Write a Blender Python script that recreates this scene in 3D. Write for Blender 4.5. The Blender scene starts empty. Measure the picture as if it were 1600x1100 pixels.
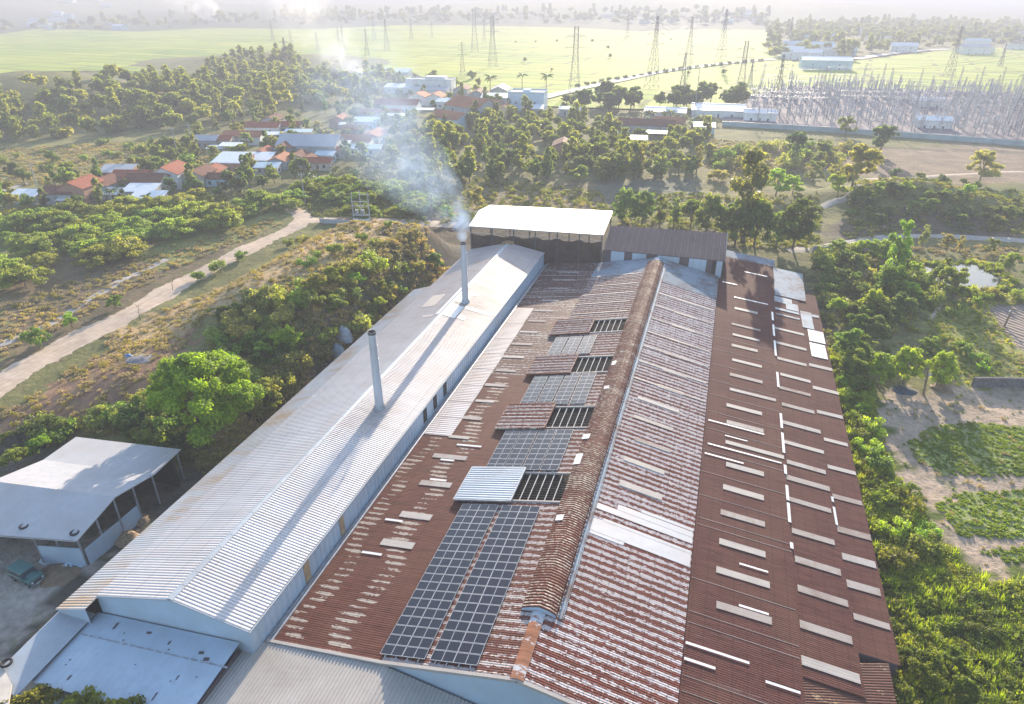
import bpy, math, random
import numpy as np
from mathutils import Vector, Matrix
R = math.radians
sc = bpy.context.scene
COL = sc.collection
# ------------------------------------------------------------------ camera
FPX = 1067.0; CAMH = 60.0
PITCH = math.atan(560/FPX); HEAD = R(16.85)
cd = bpy.data.cameras.new('camera'); cam = bpy.data.objects.new('camera', cd); COL.objects.link(cam)
cd.sensor_width = 36; cd.lens = 36*FPX/1600; cd.clip_start = .5; cd.clip_end = 20000
cam.location = (0, 0, CAMH); cam.rotation_euler = (R(90)-PITCH, 0, HEAD)
sc.camera = cam
# ------------------------------------------------------------------ world, sun, exposure
SUN_EL, SUN_AZ = 15.0, -3.4           # azimuth clockwise from +Y
w = bpy.data.worlds.new('World'); sc.world = w; w.use_nodes = True
nt = w.node_tree; bg = nt.nodes['Background']
sky = nt.nodes.new('ShaderNodeTexSky'); sky.sky_type = 'NISHITA'; sky.sun_disc = False
sky.sun_elevation = R(SUN_EL); sky.sun_rotation = R(SUN_AZ); sky.air_density = 1.0; sky.dust_density = 1.0; sky.ozone_density = 1.5
nt.links.new(sky.outputs[0], bg.inputs[0]); bg.inputs[1].default_value = 0.14
sd = bpy.data.lights.new('sun', 'SUN'); sun = bpy.data.objects.new('sun', sd); COL.objects.link(sun)
sd.energy = 4.6; sd.angle = R(0.5); sd.color = (1, .86, .68)
az = R(SUN_AZ); el = R(SUN_EL)
sv = Vector((math.sin(az)*math.cos(el), math.cos(az)*math.cos(el), math.sin(el)))
sun.rotation_euler = sv.to_track_quat('Z', 'Y').to_euler(); sun.location = (0, 200, 200)
sc.view_settings.view_transform = 'Standard'; sc.view_settings.look = 'None'
sc.view_settings.exposure = 1.74; sc.view_settings.gamma = 1
cy = sc.cycles
cy.max_bounces = 5; cy.diffuse_bounces = 3; cy.glossy_bounces = 2; cy.transmission_bounces = 3
cy.volume_bounces = 0; cy.transparent_max_bounces = 6; cy.use_denoising = True
cy.volume_max_steps = 512; cy.volume_step_rate = .6; cy.sample_clamp_indirect = 4
HAZE = 0.00062

# ------------------------------------------------------------------ terrain
def ss(a, b, x):
    t = np.clip((np.asarray(x, dtype=float)-a)/(b-a), 0, 1); return t*t*(3-2*t)
def H(x, y):
    x = np.asarray(x, dtype=float); y = np.asarray(y, dtype=float)
    kn = 10*ss(-60.5, -68, x)*ss(-108, -84, x)*ss(74, 106, y)*ss(166, 146, y)
    bk = 4.2*ss(60, 76, y)*ss(-60.5, -66.5, x)*ss(-112, -88, x)*ss(112, 90, y)
    h = np.maximum(kn, bk)
    h = h + 8*np.exp(-((x-60)/27)**2-((y-242)/13)**2)
    h = h + 20*np.exp(-((x+395)/70)**2-((y-330)/60)**2)
    h = h + 10*np.exp(-((x+440)/75)**2-((y-620)/55)**2)
    r = np.hypot(x, y)
    mt = 52*ss(1650, 3000, r)*(1.15+np.sin(x*.0021+1)*.5+np.sin(y*.0033-x*.0017)*.3+.12*np.sin(x*.011+y*.007))*ss(600, -1200, x*1.0-y*.15)
    h = h + np.maximum(mt, 0)
    out = np.maximum(ss(-61, -66, x), np.maximum(ss(24, 30, x), ss(150, 165, y)))
    h = h + out*(.2*np.sin(x*.13+y*.07)*np.sin(y*.11-x*.05)+.12*np.sin(y*.43-x*.21+2)*np.sin(x*.2+y*.05)+.08*np.sin(x*1.1+y*.9)*np.sin(x*.7-y)*ss(400, 200, r))*ss(500, 250, r)
    return h
fwd = Vector((-math.sin(HEAD)*math.cos(PITCH), math.cos(HEAD)*math.cos(PITCH), -math.sin(PITCH)))
rgt = Vector((math.cos(HEAD), math.sin(HEAD), 0)); upv = rgt.cross(fwd)
def at(px, py, z=None):
    """the place on the terrain (or at height z) that was measured at this spot of the survey photograph"""
    d = fwd*FPX+rgt*(px-800)+upv*(550-py)
    zz = 0.0 if z is None else z
    for _ in range(14 if z is None else 1):
        t = (zz-CAMH)/d.z; x, y = d.x*t, d.y*t
        if z is None: zz = .5*zz+.5*float(H(x, y))
    return Vector((x, y, float(H(x, y)) if z is None else z))

# ------------------------------------------------------------------ mesh helpers
class MB:
    def __init__(s): s.v = []; s.f = []; s.m = []
    def add(s, vs, fs, m=0):
        b = len(s.v); s.v += [tuple(v) for v in vs]; s.f += [tuple(i+b for i in f) for f in fs]; s.m += [m]*len(fs); return s
    def box(s, x0, x1, y0, y1, z0, z1, m=0, rot=0, about=None, taper=0):
        vs = [(x0, y0, z0), (x1, y0, z0), (x1, y1, z0), (x0, y1, z0), (x0+taper, y0+taper, z1), (x1-taper, y0+taper, z1), (x1-taper, y1-taper, z1), (x0+taper, y1-taper, z1)]
        if rot:
            cx, cy_ = about or ((x0+x1)/2, (y0+y1)/2); c, q = math.cos(rot), math.sin(rot)
            vs = [(cx+(x-cx)*c-(y-cy_)*q, cy_+(x-cx)*q+(y-cy_)*c, z) for x, y, z in vs]
        return s.add(vs, [(3, 2, 1, 0), (4, 5, 6, 7), (0, 1, 5, 4), (1, 2, 6, 5), (2, 3, 7, 6), (3, 0, 4, 7)], m)
    def tube(s, pts, rad, n=8, m=0, cap=True):
        pts = [Vector(p) for p in pts]; vs = []; fs = []
        for i, p in enumerate(pts):
            d = (pts[min(i+1, len(pts)-1)]-pts[max(i-1, 0)]).normalized()
            a = d.orthogonal().normalized() if abs(d.z) < .999 else Vector((1, 0, 0)); b = d.cross(a)
            r = rad[i] if isinstance(rad, (list, tuple)) else rad
            for k in range(n):
                t = 2*math.pi*k/n; vs.append(p+a*(r*math.cos(t))+b*(r*math.sin(t)))
        for i in range(len(pts)-1):
            for k in range(n):
                k2 = (k+1) % n; fs.append((i*n+k, i*n+k2, (i+1)*n+k2, (i+1)*n+k))
        if cap: fs.append(tuple(range(n))[::-1]); fs.append(tuple((len(pts)-1)*n+k for k in range(n)))
        return s.add(vs, fs, m)
    def bar(s, a, b, t, m=0):
        a = Vector(a); b = Vector(b); return s.tube([a, b], t*.62, 4, m, False)
    def quad(s, a, b, c, d, m=0): return s.add([a, b, c, d], [(0, 1, 2, 3)], m)
    def slab(s, a, b, c, d, t, m=0):
        a, b, c, d = map(Vector, (a, b, c, d)); n = (b-a).cross(d-a).normalized()
        if n.z < 0: n = -n
        lo = [p-n*t for p in (a, b, c, d)]
        return s.add([a, b, c, d]+lo, [(0, 1, 2, 3), (7, 6, 5, 4), (0, 4, 5, 1), (1, 5, 6, 2), (2, 6, 7, 3), (3, 7, 4, 0)], m)
    def corr(s, p00, p10, p11, p01, pitch=.35, amp=.04, seg=1, m=0, jit=0, rng=None):
        """corrugated sheet: ribs run p00->p10, repeat towards p01"""
        p00, p10, p11, p01 = map(Vector, (p00, p10, p11, p01))
        L = max((p01-p00).length, (p11-p10).length); n = max(1, int(round(L/pitch)))
        nrm = (p10-p00).cross(p01-p00).normalized()
        if nrm.z < 0 and abs(nrm.z) > .05: nrm = -nrm
        prof = [(0, 0), (.3, 0), (.42, 1), (.72, 1)]; us = [(i+a)/n for i in range(n) for a, _ in prof if i+a <= n]+[1.0]
        hs = [h for i in range(n) for a, h in prof]+[0]
        vs = []
        for u, h in zip(us, hs):
            a = p00.lerp(p01, u); b = p10.lerp(p11, u)
            for k in range(seg+1):
                z = 0
                if jit: z = jit*math.sin(u*L*.7+k*2.1)*math.sin(u*L*.23+k)
                vs.append(a.lerp(b, k/seg)+nrm*(h*amp+z))
        fs = []
        for i in range(len(us)-1):
            for k in range(seg):
                q = i*(seg+1)+k; fs.append((q, q+1, q+seg+2, q+seg+1))
        return s.add(vs, fs, m)
    def build(s, name, mats, parent=None, smooth=False, local=True):
        me = bpy.data.meshes.new(name); me.from_pydata(s.v, [], s.f)
        for m in (mats if isinstance(mats, (list, tuple)) else [mats]): me.materials.append(m)
        if any(s.m): me.polygons.foreach_set('material_index', s.m)
        if smooth: me.polygons.foreach_set('use_smooth', [True]*len(s.f))
        me.update(); o = bpy.data.objects.new(name, me); COL.objects.link(o)
        if parent:
            o.parent = parent
            if not local: o.matrix_parent_inverse = parent_inv(parent)
        return o
def parent_inv(p):
    M = Matrix.LocRotScale(p.location, p.rotation_euler, p.scale)
    if p.parent: M = (p.parent.matrix_parent_inverse if False else Matrix.LocRotScale(p.parent.location, p.parent.rotation_euler, p.parent.scale)) @ p.matrix_parent_inverse @ M
    return M.inverted()
def tag(o, label=None, cat=None, group=None, kind=None):
    if label: o['label'] = label
    if cat: o['category'] = cat
    if group: o['group'] = group
    if kind: o['kind'] = kind
    return o
def thing(name, label, cat, loc=(0, 0, 0), rz=0, group=None):
    o = bpy.data.objects.new(name, None); COL.objects.link(o); o.empty_display_size = .5
    o.location = loc; o.rotation_euler = (0, 0, rz); return tag(o, label, cat, group)
def copy_thing(root, loc, rz=0, scale=1, label=None, group=None, color=None, cat=None):
    r = root.copy(); COL.objects.link(r); r.location = loc; r.rotation_euler = (0, 0, rz)
    r.scale = (scale,)*3 if not isinstance(scale, tuple) else scale
    if label: r['label'] = label
    if group: r['group'] = group
    if cat: r['category'] = cat
    def rec(src, dst):
        for ch in src.children:
            c = ch.copy(); COL.objects.link(c); c.parent = dst
            if color: c.color = color
            rec(ch, c)
    rec(root, r)
    return r

# ------------------------------------------------------------------ materials
class NT:
    def __init__(s, name):
        s.m = bpy.data.materials.new(name); s.m.use_nodes = True; s.t = s.m.node_tree; s.t.nodes.clear()
        s.out = s.t.nodes.new('ShaderNodeOutputMaterial')
    def n(s, typ, ins=None, **kw):
        nd = s.t.nodes.new(typ)
        for k, v in kw.items(): setattr(nd, k, v)
        for k, v in (ins or {}).items(): s.set(nd.inputs[k], v)
        return nd
    def set(s, sock, v):
        if isinstance(v, bpy.types.NodeSocket): s.t.links.new(v, sock)
        elif isinstance(v, bpy.types.Node): s.t.links.new(v.outputs[0], sock)
        else:
            if isinstance(v, tuple) and len(v) == 3 and sock.type == 'RGBA': v = v+(1,)
            sock.default_value = v
    def math(s, op, a, b=0.0, c=None, clamp=False):
        d = {0: a, 1: b}
        if c is not None: d[2] = c
        return s.n('ShaderNodeMath', d, operation=op, use_clamp=clamp).outputs[0]
    def mix(s, f, a, b, blend='MIX'):
        nd = s.n('ShaderNodeMix', data_type='RGBA', blend_type=blend)
        s.set(nd.inputs[0], f); s.set(nd.inputs[6], a); s.set(nd.inputs[7], b); return nd.outputs[2]
    def pos(s): return s.n('ShaderNodeNewGeometry').outputs['Position']
    def objc(s): return s.n('ShaderNodeTexCoord').outputs['Object']
    def sep(s, v):
        q = s.n('ShaderNodeSeparateXYZ', {0: v}); return q.outputs[0], q.outputs[1], q.outputs[2]
    def map(s, v, scale=(1, 1, 1), rot=(0, 0, 0), loc=(0, 0, 0)):
        return s.n('ShaderNodeMapping', {'Vector': v, 'Scale': scale, 'Rotation': rot, 'Location': loc}).outputs[0]
    def noise(s, v, scale=1.0, detail=3, rough=.55, dist=0):
        return s.n('ShaderNodeTexNoise', {'Vector': v, 'Scale': scale, 'Detail': detail, 'Roughness': rough, 'Distortion': dist}).outputs[0]
    def ramp(s, f, lo, hi, a=0.0, b=1.0):
        return s.n('ShaderNodeMapRange', {0: f, 1: lo, 2: hi, 3: a, 4: b}, clamp=True).outputs[0]
    def bump(s, h, st=.3, dist=.1): return s.n('ShaderNodeBump', {'Height': h, 'Strength': st, 'Distance': dist}).outputs[0]
    def done(s, col, rough=.8, metal=0.0, normal=None, spec=.3, alpha=None):
        b = s.n('ShaderNodeBsdfPrincipled', {'Base Color': col, 'Roughness': rough, 'Metallic': metal, 'Specular IOR Level': spec})
        if normal is not None: s.set(b.inputs['Normal'], normal)
        s.t.links.new(b.outputs[0], s.out.inputs[0]); s.b = b; return s.m
def simple(name, col, rough=.8, metal=0.0, var=.25, scale=1.2, spec=.3):
    n = NT(name); p = n.pos(); a = n.noise(p, scale, 4)
    c = n.mix(n.ramp(a, .3, .7), tuple(x*(1-var) for x in col), tuple(min(1, x*(1+var)) for x in col))
    return n.done(c, rough, metal, spec=spec)
def rust_mat(name, base=(.105, .045, .032), pale=(.5, .45, .43), amount=0.5, pitch=.9, xs=.35, grow=0.0, rough=.6, fine=1.0, spots=None, metal=0.0, line=True, sheetw=.32, sharp=.1, finemap=(2.2, 5.5, 0)):
    """rusting corrugated sheets: ribs and sheets repeat along Y, rain runs along X"""
    n = NT(name); p = n.pos(); x, y, z = n.sep(p)
    sheet = n.math('SINE', n.math('MULTIPLY', y, 2*math.pi/pitch)); sheet = n.ramp(sheet, -.6, .9)
    big = n.noise(n.map(p, (.05, .5, 0)), 1, 2); mid = n.noise(n.map(p, (xs, 1.6, 0)), 1, 3, .6)
    fin = n.noise(n.map(p, finemap), 1, 4, .7)
    v = n.math('ADD', n.math('MULTIPLY', sheet, sheetw), n.math('MULTIPLY', big, .7)); v = n.math('SUBTRACT', v, .1); v = n.math('ADD', v, n.math('MULTIPLY', mid, .75))
    v = n.math('ADD', v, n.math('MULTIPLY', n.math('SUBTRACT', fin, .5), .8*fine))
    if grow: v = n.math('ADD', v, n.ramp(y, 45, 140, 0, grow))
    f = n.ramp(v, 1.17-sharp/2-amount*.5, 1.17+sharp/2-amount*.5)
    if spots:
        sp = None
        for xc, wd in spots:
            d = n.math('ABSOLUTE', n.math('SUBTRACT', n.math('ADD', x, n.math('MULTIPLY', n.math('SUBTRACT', n.noise(n.map(p, (0, .12, 0)), 1, 1), .5), 5)), xc))
            q = n.ramp(d, wd*.35, wd, 1, 0); sp = q if sp is None else n.math('MAXIMUM', sp, q)
        f = n.ramp(n.math('ADD', n.math('MULTIPLY', sp, .66), n.math('MULTIPLY', n.math('SUBTRACT', v, 1.0), 1.5)), .42, .46)
    tone = n.noise(n.map(p, (.3, 3, 0)), 1, 3)
    rc = n.mix(n.ramp(tone, .3, .7), tuple(c*.7 for c in base), tuple(c*1.35 for c in base))
    rc = n.mix(n.ramp(n.noise(p, .13, 2), .45, .7, 0, .4), rc, (.15, .075, .048))
    pc = n.mix(n.ramp(fin, .3, .7), tuple(c*.82 for c in pale), pale)
    c = n.mix(f, rc, pc)
    if line:
        g = n.ramp(n.math('SINE', n.math('MULTIPLY', x, 2*math.pi/1.35)), .93, .99, 0, .35); c = n.mix(g, c, tuple(q*.5 for q in base))
    return n.done(c, n.ramp(f, 0, 1, rough, rough-.12), metal, n.bump(fin, .15, .02), .1)
def sheet_mat(name, col, rough=.42, metal=.25, dirt=.3, dirtcol=(.3, .2, .13), ygrow=None, xs=.12, spec=.5, laps=False, soot=()):
    n = NT(name); p = n.pos(); x, y, z = n.sep(p)
    a = n.noise(n.map(p, (xs, 1.1, 0)), 1, 4, .6); b = n.noise(p, .22, 3)
    c = n.mix(n.ramp(a, .3, .7), tuple(q*.86 for q in col), tuple(min(1, q*1.08) for q in col))
    d = n.math('MULTIPLY', n.ramp(n.math('ADD', n.math('MULTIPLY', a, .5), n.math('MULTIPLY', b, .6)), .5, .68), dirt)
    if ygrow: d = n.math('ADD', d, n.ramp(y, ygrow[0], ygrow[1], 0, ygrow[2]), clamp=True)
    if ygrow: d = n.math('MULTIPLY', d, n.ramp(n.noise(n.map(p, (.2, 2.5, 0)), 1, 3), .25, .6, .4, 1))
    c = n.mix(d, c, dirtcol)
    if laps:
        lp = n.ramp(n.math('SINE', n.math('MULTIPLY', n.math('ADD', x, n.math('MULTIPLY', a, .12)), 2*math.pi/3.1)), .985, .998, 0, .45); c = n.mix(lp, c, tuple(q*.45 for q in col))
        sh_ = n.n('ShaderNodeTexWhiteNoise', {1: n.math('FLOOR', n.math('MULTIPLY', y, 1/1.08))}, noise_dimensions='1D').outputs[0]; c = n.mix(n.ramp(sh_, .6, 1, 0, .35), c, tuple(q*.72 for q in dirtcol[:3]) if 0 else (col[0]*.78, col[1]*.74, col[2]*.72))
        st = n.ramp(n.noise(n.map(p, (.9, 2.6, 0)), 1, 5, .7), .62, .75, 0, .5); c = n.mix(st, c, (.3, .22, .17))
    for (sx_, sy_, sr_) in soot:
        v = n.n('ShaderNodeVectorMath', {0: n.map(p, (1, .6, 0)), 1: (sx_, sy_*.6, 0)}, operation='DISTANCE').outputs['Value']
        c = n.mix(n.math('MULTIPLY', n.ramp(n.math('ADD', v, n.math('MULTIPLY', a, 3)), 1.5, sr_, .6, 0), n.ramp(n.noise(n.map(p, (.5, 3, 0)), 1, 4), .3, .6, .4, 1)), c, (.14, .11, .10))
    return n.done(c, rough, metal, None, spec)
def leaf_mat(name, col=None, tr=.5, boost=(2.0, 1.95, .8)):
    n = NT(name)
    att = n.n('ShaderNodeAttribute', attribute_name='tone').outputs['Fac']
    oi = n.n('ShaderNodeObjectInfo')
    base = oi.outputs['Color'] if col is None else None
    rnd = n.noise(n.pos(), .09, 2)
    if col is not None:
        base = n.mix(n.ramp(rnd, .38, .62), tuple(c*.7 for c in col), (min(1, col[0]*1.25), col[1]*1.12, col[2]))
    c = n.mix(n.ramp(att, 0, 1), n.mix(1, base, (.62, .66, .7), 'MULTIPLY'), n.mix(1, base, (1.4, 1.35, .9), 'MULTIPLY'))
    d = n.n('ShaderNodeBsdfPrincipled', {'Base Color': c, 'Roughness': .55, 'Specular IOR Level': .25})
    t = n.n('ShaderNodeBsdfTranslucent', {'Color': n.mix(1, c, boost, 'MULTIPLY')})
    ms = n.n('ShaderNodeMixShader', {0: tr, 1: d.outputs[0], 2: t.outputs[0]})
    n.t.links.new(ms.outputs[0], n.out.inputs[0]); return n.m

M = {}
M['bark'] = simple('bark', (.16, .12, .09), .9)
M['leaf'] = leaf_mat('leaves')
M['wall_blue'] = sheet_mat('pale_blue_sheet', (.42, .52, .62), .5, .15, .25, (.3, .2, .12))
M['steel'] = simple('galvanised_steel', (.33, .34, .36), .5, .5)
M['dark_steel'] = simple('dark_steel', (.1, .1, .11), .6, .3)
M['white_sheet'] = sheet_mat('white_roof_sheet', (.50, .475, .475), .6, .05, .35, (.33, .23, .18), ygrow=(65, 112, .55), laps=True, soot=[(-40.7, 69.5, 5), (-41.9, 106, 6), (-39, 108, 5)])
M['skirt'] = sheet_mat('stained_skirt_sheet', (.50, .48, .47), .6, .05, .8, (.42, .27, .15))
M['flash'] = simple('new_white_flashing', (.66, .65, .64), .4, .1, .06)
M['blue_roof'] = sheet_mat('blue_grey_roof', (.42, .50, .58), .5, .15, .3, (.2, .2, .2), xs=1)
M['fibro'] = sheet_mat('weathered_cement_sheet', (.42, .385, .35), .85, 0, .5, (.24, .21, .18), xs=1.5, spec=.15)
M['rust_main'] = rust_mat('rust_streaked_sheet', base=(.155, .05, .036), amount=.53, grow=.2, pale=(.54, .47, .45), pitch=.95, rough=.85, xs=.5, fine=2.5, sheetw=.5, sharp=.05, finemap=(2.3, 4.4, 0))
M['rust_left'] = rust_mat('rust_streaked_sheet_left', base=(.135, .05, .038), sheetw=.45, sharp=.05, finemap=(2.3, 4.4, 0), amount=.52, grow=.05, pale=(.46, .39, .36), xs=1.3, pitch=.95, rough=.8, fine=2.3)
M['rust_low'] = rust_mat('rust_low_roof', base=(.10, .037, .027), pale=(.38, .32, .27), spots=[(-33.2, 1.8), (-28.3, 2.0)], rough=.7)
M['rust_back'] = rust_mat('rust_checkered_tiles', base=(.10, .05, .04), amount=.42, pitch=.8, xs=1.8, pale=(.42, .38, .36), line=False)
M['rust_side'] = rust_mat('rust_plain_sheet', base=(.092, .035, .029), pale=(.15, .09, .08), amount=.12, fine=.4, rough=.85)
M['rust_ridge'] = rust_mat('rust_ridge_sheet', base=(.15, .05, .034), amount=.40, pitch=.36, xs=2.2, fine=1.8, pale=(.5, .42, .34))
M['skylight_b'] = sheet_mat('grimy_skylight_sheet', (.36, .31, .28), .8, 0, .7, (.2, .14, .11), xs=1.2, spec=.15)
M['skylight_c'] = sheet_mat('streaked_skylight_sheet', (.37, .34, .32), .7, 0, .8, (.24, .18, .15), xs=2, spec=.2)
M['rust_cap'] = rust_mat('half_rusted_cap', base=(.26, .11, .06), pale=(.5, .5, .52), amount=.55, pitch=3, xs=1, line=False)
M['skylight'] = sheet_mat('aged_skylight_sheet', (.35, .315, .29), .75, 0, .35, (.36, .32, .28), xs=.5)
M['newer'] = sheet_mat('less_rusted_sheet', (.46, .46, .48), .6, .05, .35, (.34, .26, .22), xs=.8, spec=.3)
M['net'] = simple('brown_shade_net', (.075, .055, .045), .95, 0, .35, .4, .05)
M['old_and_shaded_blue'] = sheet_mat('old_and_shaded_sheet', (.27, .32, .37), .7, .05, .9, (.15, .10, .085), xs=1.1, spec=.2)
M['galv'] = sheet_mat('galvanised_roof', (.40, .44, .48), .55, .15, .3, (.2, .14, .12))
M['white_wall'] = simple('whitewashed_wall', (.66, .67, .66), .85, 0, .1, .5)
M['cream_wall'] = simple('cream_wall', (.5, .44, .38), .85, 0, .2, .5)
M['brick_wall'] = simple('brick_wall', (.34, .19, .13), .9, 0, .2, .8)
M['grey_wall'] = simple('grey_rendered_wall', (.36, .37, .38), .9, 0, .2, .5)
M['blue_wall'] = simple('pale_blue_wall', (.42, .56, .64), .85, 0, .12, .5)
M['dark'] = simple('unlit_interior_black', (.018, .02, .018), .7)  # near-black with the shade of openings and interiors put into it
M['glass'] = simple('window_glass', (.05, .07, .09), .15, 0, .1, 1, .6)
M['rubber'] = simple('tyre_rubber', (.025, .025, .028), .85)
M['wood'] = simple('old_timber', (.2, .14, .09), .85)
M['concrete'] = simple('concrete', (.42, .4, .38), .85, 0, .15)
M['canopy'] = sheet_mat('white_canopy_sheet', (.78, .78, .77), .38, .25, .08, (.5, .5, .5), xs=1)
M['aged_brown'] = sheet_mat('brown_aged_sheet', (.12, .095, .10), .9, 0, .4, (.08, .06, .055), xs=1.2, spec=.1)

# ------------------------------------------------------------------ vegetation prototypes (built once, moved to their first place)
def rngf(s): return np.random.RandomState(s)
def leaf_cloud(name, clumps, nleaf, size, seed, mat, droop=0.0, aspect=1.0):
    """clumps: (x,y,z,rx,rz,tone). leaf-sized faces spread over each clump's shell"""
    rg = rngf(seed); cl = np.array(clumps, float)
    wgt = cl[:, 3]**1.6; wgt /= wgt.sum(); idx = rg.choice(len(cl), nleaf, p=wgt); c = cl[idx]
    d = rg.normal(size=(nleaf, 3)); d[:, 2] = np.where(d[:, 2] < 0, d[:, 2]*.65, d[:, 2]); d /= np.linalg.norm(d, axis=1)[:, None]
    rr = (rg.uniform(.45, 1.08, nleaf))[:, None]
    P = c[:, :3]+d*rr*np.stack([c[:, 3], c[:, 3], c[:, 4]], 1)
    nrm = d*.7+rg.normal(size=(nleaf, 3))*.6+np.array([0, 0, .25]); nrm /= np.linalg.norm(nrm, axis=1)[:, None]
    t = np.cross(nrm, rg.normal(size=(nleaf, 3))); t /= np.linalg.norm(t, axis=1)[:, None]+1e-9; b = np.cross(nrm, t)
    s = (size*rg.uniform(.6, 1.35, nleaf))[:, None]*.5
    V = np.stack([P-t*s*1.3*aspect, P-b*s*.75+nrm*s*.15, P+t*s*1.3*aspect-np.array([0, 0, 1])*s*droop, P+b*s*.75+nrm*s*.15], 1).reshape(-1, 3)
    me = bpy.data.meshes.new(name); me.vertices.add(nleaf*4); me.vertices.foreach_set('co', V.ravel())
    me.loops.add(nleaf*4); me.loops.foreach_set('vertex_index', np.arange(nleaf*4, dtype=np.int32))
    me.polygons.add(nleaf); me.polygons.foreach_set('loop_start', np.arange(0, nleaf*4, 4, dtype=np.int32))
    me.polygons.foreach_set('loop_total', np.full(nleaf, 4, dtype=np.int32)); me.update(calc_edges=True)
    a = me.attributes.new('tone', 'FLOAT', 'FACE'); a.data.foreach_set('value', np.clip(c[:, 5]+rg.uniform(-.3, .3, nleaf), 0, 1).astype(np.float32))
    me.materials.append(mat); return me
def clumps_for(kind, seed, h, r):
    rg = rngf(seed+100); out = []
    if kind == 'broad':
        lobes = []
        for i in range(6):
            th = i*1.05+rg.uniform(-.5, .5); q = r*rg.uniform(.25, .62); lobes.append((math.cos(th)*q, math.sin(th)*q, h*rg.uniform(.38, .8), r*rg.uniform(.34, .52)))
        lobes.append((rg.uniform(-.2, .2)*r, rg.uniform(-.2, .2)*r, h*.8, r*.42))
        for lx, ly, lz, lr in lobes:
            for j in range(8):
                th = rg.uniform(0, 6.28); u = rg.uniform(-.6, 1); q = math.sqrt(max(0, 1-u*u))*rg.uniform(.5, 1.1); k = rg.uniform(.12, .25)
                out.append((lx+math.cos(th)*q*lr, ly+math.sin(th)*q*lr, lz+u*lr*.8, r*k, r*k*.7, rg.uniform(.1, .9)))
    elif kind == 'round':
        for i in range(64):
            th = rg.uniform(0, 6.28); u = rg.uniform(-.7, 1); q = math.sqrt(max(0, 1-u*u))*rg.uniform(.5, 1); l = 1+.2*math.sin(th*2+seed)+.12*math.sin(th*5)
            out.append((math.cos(th)*q*r*.85*l, math.sin(th)*q*r*.85*l, h*.56+u*h*.38*(1+.15*math.sin(th*3)), r*rg.uniform(.13, .27), r*rg.uniform(.1, .2), rg.uniform(.05, .95)))
    elif kind == 'tall':
        for i in range(34):
            z = rg.uniform(.22, 1); q = r*(1-abs(z-.5)**1.7*1.3)*rg.uniform(.2, .85); th = rg.uniform(0, 6.28)
            k = r*rg.uniform(.22, .4)*(1.15-z*.5); out.append((math.cos(th)*q, math.sin(th)*q, z*h*.95, k, k*1.15, rg.uniform(.1, .9)))
    elif kind == 'flat':
        for i in range(34):
            th = rg.uniform(0, 6.28); q = r*math.sqrt(rg.uniform(0, 1)); z = h*(.95-.5*(q/r)**2)*rg.uniform(.75, 1.02)
            k = r*rg.uniform(.16, .3); out.append((math.cos(th)*q, math.sin(th)*q, z-k*.2, k, k*.42, rg.uniform(.1, .95)))
    elif kind == 'bush':
        for i in range(16):
            th = rg.uniform(0, 6.28); q = r*math.sqrt(rg.uniform(0, .8)); k = r*rg.uniform(.25, .42)
            out.append((math.cos(th)*q, math.sin(th)*q, h*rg.uniform(.2, .75), k, k*.9, rg.uniform(.1, .95)))
    return out
def trunk_mb(cl, h, r0, seed, nl=8, lean=0):
    rg = rngf(seed+7); mb = MB(); top = Vector((lean, lean*.3, h*.62))
    mb.tube([(0, 0, -.3), (lean*.15, 0, h*.18), (lean*.5, lean*.1, h*.4), top], [r0*1.25, r0*.9, r0*.7, r0*.35], 7)
    for i in rg.choice(len(cl), min(nl, len(cl)), replace=False):
        e = Vector(cl[i][:3]); s = Vector((lean*.3, 0, h*rg.uniform(.2, .5))); m = s.lerp(e, .5)+Vector((0, 0, .06*h))
        mb.tube([s, m, e], [r0*.42, r0*.28, r0*.1], 5)
    return mb
PROTO = {}
TREES = []
def proto(key, name, kind, h, r, nleaf, size, seed, aspect=1.0, droop=0, trunk=True, mat=None):
    cl = clumps_for(kind, seed, h, r)
    me = leaf_cloud('crown', cl, nleaf, size, seed, mat or M['leaf'], droop, aspect)
    tm = None
    if trunk:
        o = trunk_mb(cl, h, max(.05, h*.022), seed).build('trunk', M['bark']); tm = o.data; bpy.data.objects.remove(o)
    PROTO[key] = (name, me, tm)
def plant(key, x, y, s=1.0, label=None, cat='tree', group=None, col=(.1, .13, .035), rng=random, z=None, name=None, sz=None, rz=None):
    nm, me, tm = PROTO[key]
    z = float(H(x, y)) if z is None else z
    r = thing(name or nm, label, cat, (x, y, z), rng.uniform(0, 6.28) if rz is None else rz, group); r.scale = (s, s, s*(sz or rng.uniform(.9, 1.12)))
    v = rng.uniform(.82, 1.2); hsh = rng.uniform(-.15, .2)
    c = bpy.data.objects.new('crown' if 'tree' in (name or nm) else 'foliage', me); COL.objects.link(c); c.parent = r
    c.color = (min(1, col[0]*v*(1+hsh)), min(1, col[1]*v), col[2]*v, 1)
    if tm: t = bpy.data.objects.new('trunk' if 'tree' in (name or nm) else 'stem', tm); COL.objects.link(t); t.parent = r
    return r
for i in range(3): proto(f'broad{i}', 'broadleaf_tree', 'broad', 8, 3.9, 5200, .36, 11+i)
for i in range(2): proto(f'round{i}', 'broadleaf_tree', 'round', 8, 3.6, 6500, .33, 131+i)
for i in range(3): proto(f'mid{i}', 'broadleaf_tree', 'broad', 8, 3.9, 1500, .66, 31+i)
for i in range(2): proto(f'tall{i}', 'slender_tree', 'tall', 12, 2.6, 4200, .34, 51+i, 1.3)
for i in range(2): proto(f'talm{i}', 'slender_tree', 'tall', 12, 2.6, 1300, .62, 61+i, 1.2)
for i in range(3): proto(f'flat{i}', 'spreading_tree', 'flat', 4.6, 4.6, 3600, .36, 71+i, 1.1)
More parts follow.
